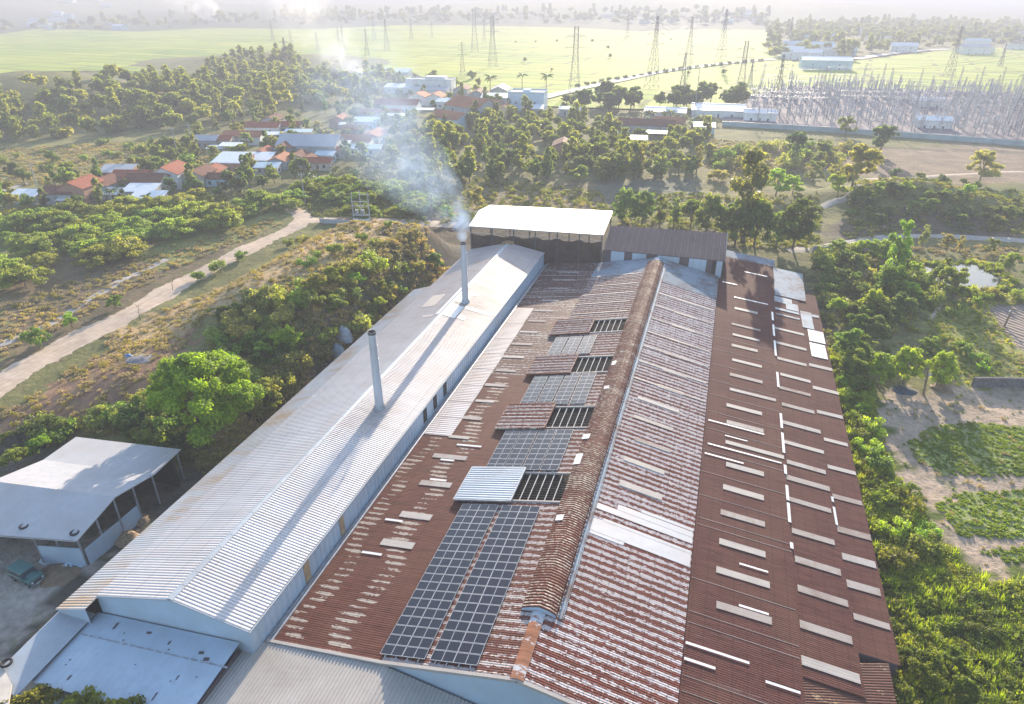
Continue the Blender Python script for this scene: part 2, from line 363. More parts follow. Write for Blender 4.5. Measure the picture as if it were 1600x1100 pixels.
for i in range(3): proto(f'bush{i}', 'bush', 'bush', 2.2, 1.7, 1100, .26, 91+i)
# palm and banana
def frond_mesh(name, n, L, wd, z0, up, seg, seed, leafl, mat):
    rg = rngf(seed); mb = MB()
    for i in range(n):
        th = 6.28*i/n+rg.uniform(-.2, .2); e = rg.uniform(.1, 1)*up; l = L*rg.uniform(.85, 1.1); pts = []
        for k in range(seg+1):
            t = k/seg; rad = l*t*math.cos(e*(1-t)-.2*t); zz = z0+l*(math.sin(e)*t*1.1-.75*t*t)
            pts.append(Vector((math.cos(th)*rad, math.sin(th)*rad, zz)))
        side = Vector((-math.sin(th), math.cos(th), 0))
        for k in range(seg):
            wa = wd*math.sin(math.pi*(.08+.9*k/seg)); wb = wd*math.sin(math.pi*(.08+.9*(k+1)/seg))
            for sgn in (-1, 1):
                a, b = pts[k], pts[k+1]
                mb.quad(a, b, b+side*sgn*wb-Vector((0, 0, wb*leafl)), a+side*sgn*wa-Vector((0, 0, wa*leafl)))
    o = mb.build(name, mat); me = o.data; bpy.data.objects.remove(o)
    a = me.attributes.new('tone', 'FLOAT', 'FACE'); a.data.foreach_set('value', rg.uniform(.1, .9, len(me.polygons)).astype(np.float32)); return me
me = frond_mesh('crown', 18, 3.2, .45, 8.4, 1.1, 6, 3, .7, M['leaf']); o = MB().tube([(0, 0, -.2), (.3, 0, 3), (.25, .1, 6), (0, 0, 8.5)], [.24, .17, .14, .13], 7).build('trunk', M['bark']); PROTO['palm'] = ('palm_tree', me, o.data); bpy.data.objects.remove(o)
me = frond_mesh('crown', 9, 2.0, .42, 2.1, 1.35, 5, 5, .35, M['leaf']); o = MB().tube([(0, 0, -.2), (0, 0, 2.2)], [.16, .1], 7).build('trunk', M['bark']); PROTO['banana'] = ('banana_plant', me, o.data); bpy.data.objects.remove(o)

# ------------------------------------------------------------------ masses nobody could count
def stuff(name, label, pts, scl, protos, seed=1, squash=.15):
    """one object whose points each carry a small shrub, tuft or far tree"""
    me = bpy.data.meshes.new(name); me.from_pydata([tuple(p) for p in pts], [], []); rg = rngf(seed); n = len(pts)
    a = me.attributes.new('rot', 'FLOAT_VECTOR', 'POINT'); rv = np.zeros((n, 3), np.float32); rv[:, 2] = rg.uniform(0, 6.28, n); a.data.foreach_set('vector', rv.ravel())
    a = me.attributes.new('scl', 'FLOAT_VECTOR', 'POINT'); s = np.array(scl, np.float32)[:, None]*np.ones((1, 3), np.float32); s[:, 2] *= rg.uniform(1-squash, 1+squash, n); a.data.foreach_set('vector', s.ravel().astype(np.float32))
    a = me.attributes.new('pick', 'INT', 'POINT'); a.data.foreach_set('value', rg.randint(0, len(protos), n).astype(np.int32))
    o = bpy.data.objects.new(name, me); COL.objects.link(o); tag(o, label, None, None, 'stuff')
    ng = bpy.data.node_groups.new(name, 'GeometryNodeTree')
    ng.interface.new_socket('Geometry', in_out='INPUT', socket_type='NodeSocketGeometry'); ng.interface.new_socket('Geometry', in_out='OUTPUT', socket_type='NodeSocketGeometry')
    gi = ng.nodes.new('NodeGroupInput'); go = ng.nodes.new('NodeGroupOutput'); jn = ng.nodes.new('GeometryNodeJoinGeometry')
    def attr(nm, t):
        q = ng.nodes.new('GeometryNodeInputNamedAttribute'); q.data_type = t; q.inputs[0].default_value = nm; return q.outputs[0]
    for i, m in enumerate(protos):
        po = bpy.data.objects.new(name+'_source', m)
        ob = ng.nodes.new('GeometryNodeObjectInfo'); ob.inputs[0].default_value = po
        ip = ng.nodes.new('GeometryNodeInstanceOnPoints'); cp = ng.nodes.new('FunctionNodeCompare'); cp.data_type = 'INT'; cp.operation = 'EQUAL'
        ng.links.new(attr('pick', 'INT'), cp.inputs[2]); cp.inputs[3].default_value = i
        ng.links.new(gi.outputs[0], ip.inputs['Points']); ng.links.new(cp.outputs[0], ip.inputs['Selection']); ng.links.new(ob.outputs['Geometry'], ip.inputs['Instance'])
        ng.links.new(attr('rot', 'FLOAT_VECTOR'), ip.inputs['Rotation']); ng.links.new(attr('scl', 'FLOAT_VECTOR'), ip.inputs['Scale'])
        ng.links.new(ip.outputs[0], jn.inputs[0])
    ng.links.new(jn.outputs[0], go.inputs[0])
    md = o.modifiers.new('scatter', 'NODES'); md.node_group = ng
    return o
def inpoly(x, y, poly):
    x = np.asarray(x); y = np.asarray(y); c = np.zeros(x.shape, bool); n = len(poly)
    for i in range(n):
        x1, y1 = poly[i]; x2, y2 = poly[(i+1) % n]
        if y1 == y2: continue
        c ^= ((y1 > y) != (y2 > y)) & (x < (x2-x1)*(y-y1)/(y2-y1)+x1)
    return c
def wpoly(px): return [tuple(at(*p))[:2] for p in px]
def fill(poly, spacing, seed, avoid=()):
    rg = rngf(seed); P = np.array(poly); x0, y0 = P.min(0); x1, y1 = P.max(0)
    n = int((x1-x0)*(y1-y0)/spacing**2); X = rg.uniform(x0, x1, n); Y = rg.uniform(y0, y1, n); k = inpoly(X, Y, poly)
    for a in avoid: k &= ~inpoly(X, Y, a)
    X, Y = X[k], Y[k]; Z = H(X, Y); return np.stack([X, Y, Z], 1)
def fill_px(poly, n, seed, avoid=()):
    """n places spread evenly over a region outlined on the photograph, standing on the ground"""
    rg = rngf(seed); P = np.array(poly, float); out = []; g = 0
    while len(out) < n and g < n*60:
        g += 1; p = (rg.uniform(P[:, 0].min(), P[:, 0].max()), rg.uniform(P[:, 1].min(), P[:, 1].max()))
        if not inpoly(np.array([p[0]]), np.array([p[1]]), poly)[0]: continue
        q = at(*p)
        if any(inpoly(np.array([q.x]), np.array([q.y]), a)[0] for a in avoid): continue
        if any((q.x-o.x)**2+(q.y-o.y)**2 < 6 for o in out[-40:]): continue
        out.append(q)
    return out

# ================================================================== GROUND
def axis(lo, hi, step, far_lo, far_hi, g=1.09):
    a = list(np.arange(lo, hi+step*.5, step)); s = step; v = hi
    while v < far_hi: s *= g; v += s; a.append(v)
    s = step; v = lo; b = []
    while v > far_lo: s *= g; v -= s; b.append(v)
    return np.array(b[::-1]+a)
gx = axis(-150, 110, 1.0, -9000, 9000); gy = axis(20, 262, 1.0, -400, 9000)
XX, YY = np.meshgrid(gx, gy); ZZ = H(XX, YY); nx, ny = len(gx), len(gy)
me = bpy.data.meshes.new('ground'); me.vertices.add(nx*ny); me.vertices.foreach_set('co', np.stack([XX, YY, ZZ], -1).ravel())
ii = np.arange(nx*ny).reshape(ny, nx); q = np.stack([ii[:-1, :-1], ii[:-1, 1:], ii[1:, 1:], ii[1:, :-1]], -1).reshape(-1, 4)
me.loops.add(q.size); me.loops.foreach_set('vertex_index', q.ravel().astype(np.int32)); me.polygons.add(len(q))
me.polygons.foreach_set('loop_start', np.arange(0, q.size, 4, dtype=np.int32)); me.polygons.foreach_set('loop_total', np.full(len(q), 4, dtype=np.int32))
me.polygons.foreach_set('use_smooth', [True]*len(q)); me.update(calc_edges=True)
jx = XX+1.6*np.sin(YY*.7+XX*.3)+1.1*np.sin(YY*1.9); jy = YY+1.6*np.sin(XX*.8-YY*.2)+1.1*np.sin(XX*1.7)
C3 = np.zeros((ny, nx, 3)); C3[:] = (.20, .19, .085)
def zone(poly, col): k = inpoly(jx, jy, poly); C3[k] = col
far = np.hypot(XX, YY) > 1300; C3[far] = (.09, .12, .06)
hill = (H(XX, YY) > 14) & far; C3[hill] = (.12, .14, .07); hl2 = hill & (np.sin(XX*.006+YY*.003)+np.sin(YY*.008-XX*.004) > .3); C3[hl2] = (.24, .23, .13)
zone(wpoly([(-40, 440), (-40, 345), (300, 315), (460, 305), (460, 330), (300, 350), (100, 400)]), (.25, .26, .10))
zone(wpoly([(0, 470), (0, 440), (150, 385), (300, 350), (440, 330), (450, 345), (280, 435), (150, 520), (0, 610)]), (.19, .145, .095))
zone(wpoly([(-40, 330), (-40, 225), (120, 215), (330, 210), (345, 250), (250, 265), (120, 290)]), (.28, .26, .11))
zone([(-118, 15), (-118, 62), (-84, 62), (-60, 62), (-60, 150), (-36, 150), (-36, 15)], (.15, .13, .115))
zone(wpoly([(0, 650), (60, 620), (190, 535), (300, 525), (280, 600), (170, 650), (60, 700), (0, 720)]), (.32, .19, .13))
zone(wpoly([(200, 395), (300, 350), (440, 332), (450, 345), (330, 392), (250, 425)]), (.24, .24, .09))
zone([(-112, 94), (-100, 150), (-80, 160), (-68, 150), (-66, 118), (-76, 112), (-86, 96), (-98, 82)], (.50, .35, .21))
zone([(-61.5, 60), (-66.5, 60), (-68.5, 100), (-68, 140), (-61, 150)], (.17, .145, .12))
zone(wpoly([(600, 345), (700, 340), (945, 350), (1140, 365), (1140, 420), (600, 420)]), (.10, .075, .055))
zone(wpoly([(620, 300), (780, 285), (940, 285), (950, 330), (620, 335)]), (.24, .19, .12))
zone(wpoly([(930, 285), (1090, 278), (1095, 312), (940, 318)]), (.17, .17, .13))
zone(wpoly([(1090, 262), (1250, 262), (1250, 300), (1100, 315)]), (.22, .19, .085))
zone(wpoly([(1260, 262), (1335, 238), (1480, 222), (1640, 232), (1640, 285), (1450, 290), (1350, 275)]), (.27, .20, .155))
zone(wpoly([(1120, 205), (1640, 235), (1640, 222), (1350, 235), (1250, 260), (1100, 250)]), (.19, .185, .08))
zone(wpoly([(1640, 300), (1490, 290), (1390, 292), (1500, 310), (1640, 318)]), (.17, .2, .09))
zone(wpoly([(1365, 612), (1480, 600), (1640, 600), (1680, 905), (1530, 905), (1440, 790), (1395, 720)]), (.42, .325, .27))
zone(wpoly([(1445, 480), (1530, 465), (1640, 470), (1640, 600), (1480, 605), (1450, 540)]), (.27, .28, .09))
zone(wpoly([(1540, 478), (1640, 468), (1680, 560), (1600, 545)]), (.26, .21, .18))
zone(wpoly([(1250, 600), (1365, 612), (1395, 720), (1440, 790), (1530, 905), (1680, 905), (1680, 1120), (1380, 1120)]), (.10, .13, .03))
zone(wpoly([(1290, 385), (1290, 350), (1400, 330), (1600, 345), (1600, 372), (1400, 366)]), (.14, .115, .09))
zone([(-118, 15), (-118, 46), (-60, 46), (-60, 15)], (.36, .32, .31))
C3[(jx > -65) & (jx < 24) & (jy > 30) & (jy < 165)] = (.11, .10, .09)
kk = (jx > -24) & (jx < 24) & (jy > 160) & (jy < 172); C3[kk] = (.1, .1, .05)
a = me.attributes.new('zone', 'FLOAT_VECTOR', 'POINT'); a.data.foreach_set('vector', C3.astype(np.float32).ravel())
n = NT('ground_soil_and_scrub'); p = n.pos(); zc = n.n('ShaderNodeAttribute', attribute_name='zone').outputs['Color']
n1 = n.noise(p, .12, 5, .65); n2 = n.noise(p, 1.1, 5, .7); n3 = n.noise(p, .35, 3, .6)
c = n.mix(n.ramp(n1, .3, .7), n.mix(1, zc, (.68, .7, .66), 'MULTIPLY'), n.mix(1, zc, (1.35, 1.28, 1.15), 'MULTIPLY'))
c = n.mix(n.ramp(n2, .35, .7, 0, .85), c, n.mix(1, c, (.5, .55, .5), 'MULTIPLY'))
c = n.mix(n.ramp(n3, .55, .68, 0, .45), c, (.12, .145, .045))
gm = n.done(c, .95, 0, n.bump(n.math('ADD', n2, n3), .8, .35), .1)
me.materials.append(gm); go_ = bpy.data.objects.new('ground', me); COL.objects.link(go_); tag(go_, kind='structure')

def drape(name, poly, dz, mat, step=2.0, kind='structure', jit=0.0):
    P = np.array(poly); x0, y0 = P.min(0); x1, y1 = P.max(0)
    xs = np.arange(x0, x1+step, step); ys = np.arange(y0, y1+step, step); X, Y = np.meshgrid(xs, ys)
    k = inpoly(X+jit*np.sin(Y*1.3), Y+jit*np.sin(X*1.1), poly); Z = H(X, Y)+dz; mb = MB(); idx = {}
    for j in range(len(ys)-1):
        for i in range(len(xs)-1):
            if k[j, i] and k[j+1, i] and k[j, i+1] and k[j+1, i+1]:
                f = []
                for a, b in ((j, i), (j, i+1), (j+1, i+1), (j+1, i)):
                    if (a, b) not in idx: idx[(a, b)] = len(mb.v); mb.v.append((X[a, b], Y[a, b], Z[a, b]))
                    f.append(idx[(a, b)])
                mb.f.append(tuple(f)); mb.m.append(0)
    o = mb.build(name, mat, smooth=True)
    if kind: tag(o, kind=kind)
    return o
def ribbon(name, pts, width, mat, dz=.12, step=1.5, cross=5):
    P = [Vector((p[0], p[1], 0)) for p in pts]; out = []
    for i in range(len(P)-1):
        a = P[max(i-1, 0)]; b = P[i]; c = P[i+1]; d = P[min(i+2, len(P)-1)]; nseg = max(1, int((c-b).length/step))
        for k in range(nseg):
            t = k/nseg; out.append(.5*((2*b)+(c-a)*t+(2*a-5*b+4*c-d)*t*t+(3*b-a-3*c+d)*t**3))
    out.append(P[-1]); mb = MB()
    for i, p in enumerate(out):
        d = (out[min(i+1, len(out)-1)]-out[max(i-1, 0)]).normalized(); s = Vector((-d.y, d.x, 0))
        wv = width[0]+(width[1]-width[0])*i/len(out) if isinstance(width, tuple) else width
        for k in range(cross):
            u = (k/(cross-1)-.5)*wv*(1+.12*math.sin(i*.37)+.06*math.sin(i*1.3+k)); q = p+s*u
            mb.v.append((q.x, q.y, float(H(q.x, q.y))+dz-(.16 if k in (0, cross-1) else 0)))
    for i in range(len(out)-1):
        for k in range(cross-1):
            a = i*cross+k; mb.f.append((a, a+1, a+cross+1, a+cross)); mb.m.append(0)
    return tag(mb.build(name, mat, smooth=True), kind='structure')
n = NT('dirt_track'); p = n.pos(); a = n.noise(p, .5, 5, .65); b = n.noise(n.map(p, (1.6, .12, 1)), 1, 4)
c = n.mix(n.ramp(a, .3, .7), (.44, .33, .24), (.62, .49, .38)); c = n.mix(n.ramp(b, .45, .7, 0, .55), c, (.34, .25, .18))
M['track'] = n.done(c, .95, 0, n.bump(a, .5, .1), .1)
M['track_grey'] = simple('grey_track', (.34, .31, .28), .95, 0, .2, .6)
road = [tuple(at(*p)) for p in [(-120, 668), (0, 600), (100, 540), (200, 490), (300, 435), (400, 383), (468, 350), (470, 335), (440, 318), (425, 305)]]
ribbon('dirt_road', road, (8.2, 5.6), M['track'])
ribbon('dirt_path', [tuple(at(*p)) for p in [(478, 345), (540, 343), (600, 345), (660, 349), (720, 352)]], 5.5, M['track'], .16)
ribbon('dirt_lane', [tuple(at(*p)) for p in [(-20, 545), (60, 515), (120, 480), (185, 440), (260, 405)]], 2.6, M['track_grey'], .1)
ribbon('gravel_road', [tuple(at(*p)) for p in [(1230, 392), (1300, 384), (1360, 374), (1410, 369), (1500, 370), (1640, 380)]], 4.2, M['track_grey'])
ribbon('gravel_lane', [tuple(at(*p)) for p in [(1265, 330), (1300, 316), (1330, 302), (1350, 292)]], 3.4, M['track_grey'])
ribbon('field_track', [tuple(at(*p)) for p in [(1350, 281), (1450, 276), (1530, 271), (1640, 268)]], 3.0, M['track'])
ribbon('foot_path', [tuple(at(*p)) for p in [(1440, 440), (1462, 458), (1466, 480), (1452, 500)]], 1.2, M['track'])
ribbon('rice_field_road', [tuple(at(*p)) for p in [(780, 168), (850, 154), (950, 131), (1040, 113), (1130, 101), (1210, 94)]], 10, M['concrete'], 1.3, 8)
ribbon('far_road', [tuple(at(*p)) for p in [(1335, 94), (1400, 84), (1480, 78)]], 12, M['concrete'], 1.3, 10)
ribbon('left_road', [tuple(at(*p)) for p in [(-60, 300), (0, 298), (40, 286)]], 4, M['track_grey'])
# rice plain
n = NT('rice_paddies'); p = n.pos()
bk = n.n('ShaderNodeTexBrick', {'Vector': n.map(p, (1, 1, 0), (0, 0, R(9))), 'Scale': .016, 'Mortar Size': .045, 'Mortar Smooth': .5, 'Bias': 0.0, 'Brick Width': 1.4, 'Row Height': .42, 'Color1': (.16, .28, .01, 1), 'Color2': (.36, .42, .04, 1), 'Mortar': (.06, .08, .03, 1)}, offset=.37)
c = n.mix(n.ramp(n.noise(p, .006, 4), .35, .65, 0, .7), bk.outputs[0], (.40, .42, .05)); c = n.mix(n.ramp(n.noise(n.map(p, (.02, .2, 0)), 1, 3), .5, .7, 0, .5), c, (.17, .23, .05))
M['rice'] = n.done(c, .9, 0, None, .1)
plain = wpoly([(-150, 128), (60, 112), (300, 112), (450, 118), (560, 112), (640, 112), (700, 142), (800, 165), (870, 168), (1000, 172), (1100, 172), (1160, 155), (1215, 150), (1310, 152), (1600, 160), (1760, 160), (1760, 74), (1500, 76), (1400, 88), (1330, 96), (1240, 98), (1195, 75), (1200, 48), (1100, 46), (1000, 50), (900, 44), (700, 40), (620, 40), (500, 46), (330, 44), (220, 50), (60, 45), (0, 54), (-150, 56)])
mb = MB(); mb.v = [(x, y, .6) for x, y in plain]; mb.f = [tuple(range(len(plain)))]; mb.m = [0]
ro = mb.build('rice_field', M['rice'])
import bmesh
bm_ = bmesh.new(); bm_.from_mesh(ro.data); bmesh.ops.triangulate(bm_, faces=bm_.faces[:])
for f in bm_.faces:
    if f.normal.z < 0: f.normal_flip()
bm_.to_mesh(ro.data); bm_.free(); tag(ro, kind='structure')
# ponds and far water
n = NT('still_water'); M['water'] = n.done((.04, .045, .035), .06, 0, n.bump(n.noise(n.map(n.pos(), (1, 1, 1)), 1.6, 4), .35, .05), .5)
def flatpoly(name, px, z, mat, kind='structure'):
    pts = [tuple(at(*p))[:2] for p in px]; mb = MB(); mb.v = [(x, y, z) for x, y in pts]; mb.f = [tuple(range(len(pts)))[::-1]]; mb.m = [0]
    o = mb.build(name, mat); 
    if o.data.polygons[0].normal.z < 0: o.data.flip_normals()
    return tag(o, kind=kind)
flatpoly('pond_water', [(1430, 422), (1448, 419), (1462, 424), (1480, 418), (1515, 415), (1538, 421), (1545, 430), (1572, 438), (1566, 450), (1545, 452), (1536, 460), (1512, 450), (1490, 455), (1470, 443), (1452, 444), (1446, 434)], .34, M['water'])
flatpoly('river_water', [(1020, 20), (1120, 16), (1220, 22), (1120, 28), (1040, 27)], 1.2, M['water'])
flatpoly('lake_water', [(1205, 24), (1260, 13), (1350, 12), (1440, 14), (1350, 19), (1280, 26)], 1.2, M['water'])
# substation gravel yard, crop beds, plough land
M['gravel'] = simple('pale_violet_gravel', (.19, .165, .18), .95, 0, .15, .4)
yard = wpoly([(1125, 190), (1180, 150), (1240, 136), (1640, 148), (1700, 232), (1600, 222), (1400, 210)])
mb = MB(); mb.v = [(x, y, .9) for x, y in yard]; mb.f = [tuple(range(len(yard)))]; mb.m = [0]; yo = mb.build('substation_yard', M['gravel'])
if yo.data.polygons[0].normal.z < 0: yo.data.flip_normals()
tag(yo, kind='structure')
n = NT('vegetable_rows'); p = n.pos(); a = n.noise(p, 2.2, 4, .7); c = n.mix(n.ramp(a, .35, .6), (.19, .29, .045), (.26, .24, .13)); M['crop'] = n.done(c, .9, 0, n.bump(a, .8, .3), .1)
BEDS = [[(1418, 690), (1455, 668), (1520, 660), (1640, 672), (1660, 742), (1560, 745), (1470, 742), (1432, 720)],
        [(1462, 790), (1500, 770), (1600, 765), (1680, 768), (1700, 845), (1600, 842), (1500, 838)],
        [(1530, 862), (1600, 855), (1700, 862), (1700, 885), (1580, 882)]]
for b in BEDS: drape('crop_bed', wpoly(b), .06, M['crop'], .8, jit=.5)
n = NT('ploughed_soil'); p = n.pos(); x, y, z = n.sep(n.map(p, (1, 1, 1), (0, 0, R(-38)))); wv = n.math('SINE', n.math('MULTIPLY', x, 5.2))
c = n.mix(n.ramp(wv, -1, 1), (.19, .15, .125), (.3, .245, .21)); M['plough'] = n.done(c, .95, 0, n.bump(wv, .6, .2), .1)
drape('ploughed_plot', wpoly([(1543, 482), (1640, 472), (1680, 575), (1592, 548)]), .06, M['plough'], .8, jit=.3)

# ================================================================== WHITE WAREHOUSE
wh = thing('warehouse', 'long white corrugated warehouse with two steel chimneys rising through its gabled roof', 'warehouse', (-45, 88, 0))
Y0, Y1 = 34.4, 142.0
RX, RZ, EX, EZ, LX, LZ = -43.8, 10.0, -35.5, 8.5, -53.2, 7.5
m = MB(); m.corr((RX, Y0, RZ), (EX, Y0, EZ), (EX, Y1, EZ), (RX, Y1, RZ), .36, .032); m.corr((RX, Y0, RZ), (LX, Y0, LZ), (LX, Y1, LZ), (RX, Y1, RZ), .36, .032)
m.build('roof', M['white_sheet'], wh, local=False)
m = MB(); m.corr((LX+.2, Y0-1.6, LZ-.12), (-57.2, Y0-1.6, 6.0), (-57.2, 119, 6.0), (LX+.2, 119, LZ-.12), .36, .04); tag(m.build('lean_to_roof', M['skirt'], wh, local=False), 'brown stained lower strip of roof')
m = MB()
for i in range(60):
    y = Y0+i*(Y1-Y0)/60; m.slab((RX-.35, y+.02, RZ-.01), (RX, y+.02, RZ+.12), (RX, y+1.77, RZ+.13), (RX-.35, y+1.77, RZ), .02); m.slab((RX, y+.02, RZ+.12), (RX+.35, y+.02, RZ-.01), (RX+.35, y+1.77, RZ), (RX, y+1.77, RZ+.13), .02)
m.build('ridge_cap', M['galv'], wh, local=False)
m = MB(); m.corr((EX-.05, Y0+.1, EZ-.1), (EX-.05, Y0+.1, 0), (EX-.05, Y1-.1, 0), (EX-.05, Y1-.1, EZ-.1), .9, .05)
m.add([(LX, Y0+.05, 0), (EX, Y0+.05, 0), (EX, Y0+.05, EZ-.08), (RX, Y0+.05, RZ-.08), (LX, Y0+.05, LZ-.08)], [(0, 1, 2, 3, 4)])
m.add([(-57, Y1, 0), (EX, Y1, 0), (EX, Y1, EZ-.08), (RX, Y1, RZ-.08), (LX, Y1, LZ-.08)], [(4, 3, 2, 1, 0)])
m.add([(-57.1, Y0-1.4, 3), (LX, Y0-1.4, 3), (LX, Y0-1.4, LZ-.2), (-57.1, Y0-1.4, 5.95)], [(0, 1, 2, 3)]); m.quad((-57, Y0, 0), (-57, 119, 0), (-57, 119, 5.9), (-57, Y0, 5.9)); m.quad((LX, 119, 0), (LX, Y1, 0), (LX, Y1, LZ-.1), (LX, 119, LZ-.1)); m.quad((-57, 119, 0), (LX, 119, 0), (LX, 119, LZ-.2), (-57, 119, 5.9))
m.build('wall', M['wall_blue'], wh, local=False)
m = MB(); m.box(EX-.02, EX+.16, Y0, Y1, EZ-.22, EZ-.05); m.slab((RX, Y0-.03, RZ+.03), (EX, Y0-.03, EZ+.03), (EX, Y0+.02, EZ+.03), (RX, Y0+.02, RZ+.03), .2); m.slab((LX, Y0-.03, LZ+.03), (RX, Y0-.03, RZ+.03), (RX, Y0+.02, RZ+.03), (LX, Y0+.02, LZ+.03), .2)
m.build('eave_trim', M['galv'], wh, local=False)
for y in (74.6, 78.3, 82.2):
    m = MB(); m.box(EX+.01, EX+.06, y-.55, y+.55, 5.9, 8.0); lv = m.build('louvre', M['dark'], wh, local=False)
    m = MB()
    for k in range(4): m.box(EX+.06, EX+.12, y-.55, y+.55, 6.0+k*.55, 6.05+k*.55)
    m.build('louvre_blade', M['dark_steel'], lv, local=False)
for y, wd in ((43.3, 1.0), (50.6, .9)):
    m = MB(); m.box(EX+.015, EX+.05, y, y+wd, 5.6, 8.3); tag(m.build('wall_patch', simple('brown_wall_sheet', (.35, .24, .14), .8), wh, local=False), 'brown sheet let into the pale wall')
def zr(x): return RZ-(x-RX)*(RZ-EZ)/(EX-RX) if x > RX else RZ-(RX-x)*(RZ-LZ)/(RX-LX)
for (x0, x1, y0, y1) in [(-44.9, -44.3, 101.5, 114.5), (-43.6, -41.6, 107.5, 112.0), (-43.6, -41.2, 101.2, 106.3), (-41.0, -35.9, 105.8, 106.7), (-42.6, -40.6, 111.8, 112.8), (-47.2, -45.2, 100.6, 101.6), (-40.9, -39.5, 101.5, 103.0), (-49.8, -47.0, 106, 112)]:
    m = MB(); m.slab((x0, y0, zr(x0)+.07), (x1, y0, zr(x1)+.07), (x1, y1, zr(x1)+.07), (x0, y1, zr(x0)+.07), .02); m.build('roof_patch', M['flash'] if x0 > -47 else M['skylight'], wh, local=False)
M['chimney'] = sheet_mat('chimney_steel', (.50, .54, .60), .5, .2, .35, (.25, .22, .2))
def chimney(x, y, label):
    t = thing('chimney', label, 'chimney', (x, y, 0), 0)
    z0 = zr(x)-.6; h = 21.0
    m = MB(); pts = [(0, 0, z0+(h-z0)*k/10) for k in range(11)]; m.tube(pts, [.62-.13*k/10 for k in range(11)], 20, 0, False); m.build('stack', M['chimney'], t, True)
    for k in range(1, 6): m = MB(); zz = z0+(h-z0)*k/6; m.tube([(0, 0, zz-.05), (0, 0, zz+.05)], .62-.13*k/6+.035, 20); m.build('joint_ring', M['chimney'], t, True)
    m = MB(); m.tube([(0, 0, h-.35), (0, 0, h)], .55, 20, 0, False); m.tube([(0, 0, h), (0, 0, h-.6)], .46, 20, 0, False)
    for k in range(20): a = 6.283*k/20; b = 6.283*(k+1)/20; m.quad((.55*math.cos(a), .55*math.sin(a), h), (.55*math.cos(b), .55*math.sin(b), h), (.46*math.cos(b), .46*math.sin(b), h), (.46*math.cos(a), .46*math.sin(a), h))
    m.build('rim', M['dark_steel'], t, True)
    m = MB(); m.tube([(0, 0, h-.61), (0, 0, h-.6)], .45, 20); m.build('dark_flue_disc', M['dark'], t)  # near-black disc closes the flue, its inner darkness put into the colour
    m = MB(); m.tube([(0, 0, z0+.2), (0, 0, z0+.95)], [1.0, .66], 16, 0, False); m.build('collar', M['steel'], t, True)
    return t
chimney(-40.7, 71.3, 'nearer steel chimney, unlit, standing in the middle of the white warehouse roof')
chimney(-41.9, 108.6, 'farther steel chimney with smoke drifting off its top')

# ================================================================== FRONT ROOFS (left and centre foreground)
fb = thing('office_block', 'low building under a wide shaded blue-grey sheet roof in front of the white warehouse gable', 'building', (-46, 28, 0))
def pz(x, y): return 5.25+(x+53.6)*(1.6/17.3)-.09*(34.3-y)
m = MB(); m.corr((-53.6, 26.6, pz(-53.6, 26.6)), (-53.6, 34.3, pz(-53.6, 34.3)), (-36.7, 34.3, pz(-36.7, 34.3)), (-36.7, 26.6, pz(-36.7, 26.6)), .8, .018); m.build('roof', M['blue_roof'], fb, local=False)
m = MB(); m.corr((-57.2, 25.0, 4.95), (-57.2, 33.9, 5.6), (-53.5, 33.9, 5.45), (-53.5, 25.0, 4.85), .3, .03); tag(m.build('side_roof', M['galv'], fb, local=False), 'narrow ribbed strip of roof on the left')
m = MB()
for k in range(17): x = -53.2+k; m.box(x, x+.96, 31.75, 31.9, pz(x, 31.8)+.02, pz(x, 31.8)+.09)
m.build('lap_seam', M['steel'], fb, local=False)
rg = rngf(5)
for (x, y, a, b) in [(-50.5, 32.9, .35, 1.4), (-46.6, 33.2, .9, .5), (-43.6, 32.6, .3, .8), (-39.9, 32.4, .9, .6), (-39.0, 31.9, 1.0, .7), (-41, 27.6, .2, 1.4), (-40.2, 29.7, .15, .9), (-50.5, 27.5, .25, .9)]+[(rg.uniform(-52, -38), rg.uniform(24, 34), rg.uniform(.1, .25), rg.uniform(.1, .3)) for _ in range(16)]:
    a *= .6; b *= .6; z = pz(x, y)+.045; m = MB(); m.slab((x, y, z), (x+a, y+.1, z+a*.09), (x+a*.8, y+b, z+.09*b+a*.07), (x-.05, y+b*.8, z+.08*b), .02); m.build('debris', M['aged_brown'], fb, local=False)
m = MB(); m.box(-57, -36.8, 27, 33.5, 0, 4.3); m.build('wall', M['wall_blue'], fb, local=False)
cr = thing('corner_shed', 'small pale smooth roofed shed in the bottom left corner', 'shed', (-58, 24, 0))
m = MB(); m.slab((-62, 19, 4.9), (-53.4, 19, 5.4), (-52.3, 23.4, 5.5), (-54.5, 25.6, 5.3), .1); m.slab((-62, 19, 4.9), (-54.5, 25.6, 5.3), (-58, 27.2, 5.15), (-62, 27.5, 5.0), .1); m.build('roof', M['cream_wall'], cr, local=False)
m = MB(); m.box(-61.5, -54.8, 19.4, 25, 0, 4.7); m.build('wall', M['grey_wall'], cr, local=False)
gb = thing('grey_annex', 'annex with a weathered grey cement sheet roof in front of the rusty hall', 'building', (-24, 29, 0))
m = MB(); m.corr((-36.6, 18, 5.2), (-36.6, 35.8, 5.45), (-22.6, 35.8, 6.95), (-22.6, 18, 6.7), .36, .075); m.corr((-22.6, 18, 6.7), (-22.6, 35.8, 6.95), (-12.0, 35.8, 4.6), (-12.0, 18, 4.35), .36, .075); m.build('roof', M['fibro'], gb, local=False)
m = MB(); m.box(-36.3, -13.3, 18.4, 35.6, 0, 4.4); m.build('wall', M['grey_wall'], gb, local=False)
m = MB(); m.slab((-36.8, 18, 5.27), (-36.55, 18, 5.27), (-36.55, 35.8, 5.52), (-36.8, 35.8, 5.52), .35); m.build('edge_board', M['fibro'], gb, local=False)
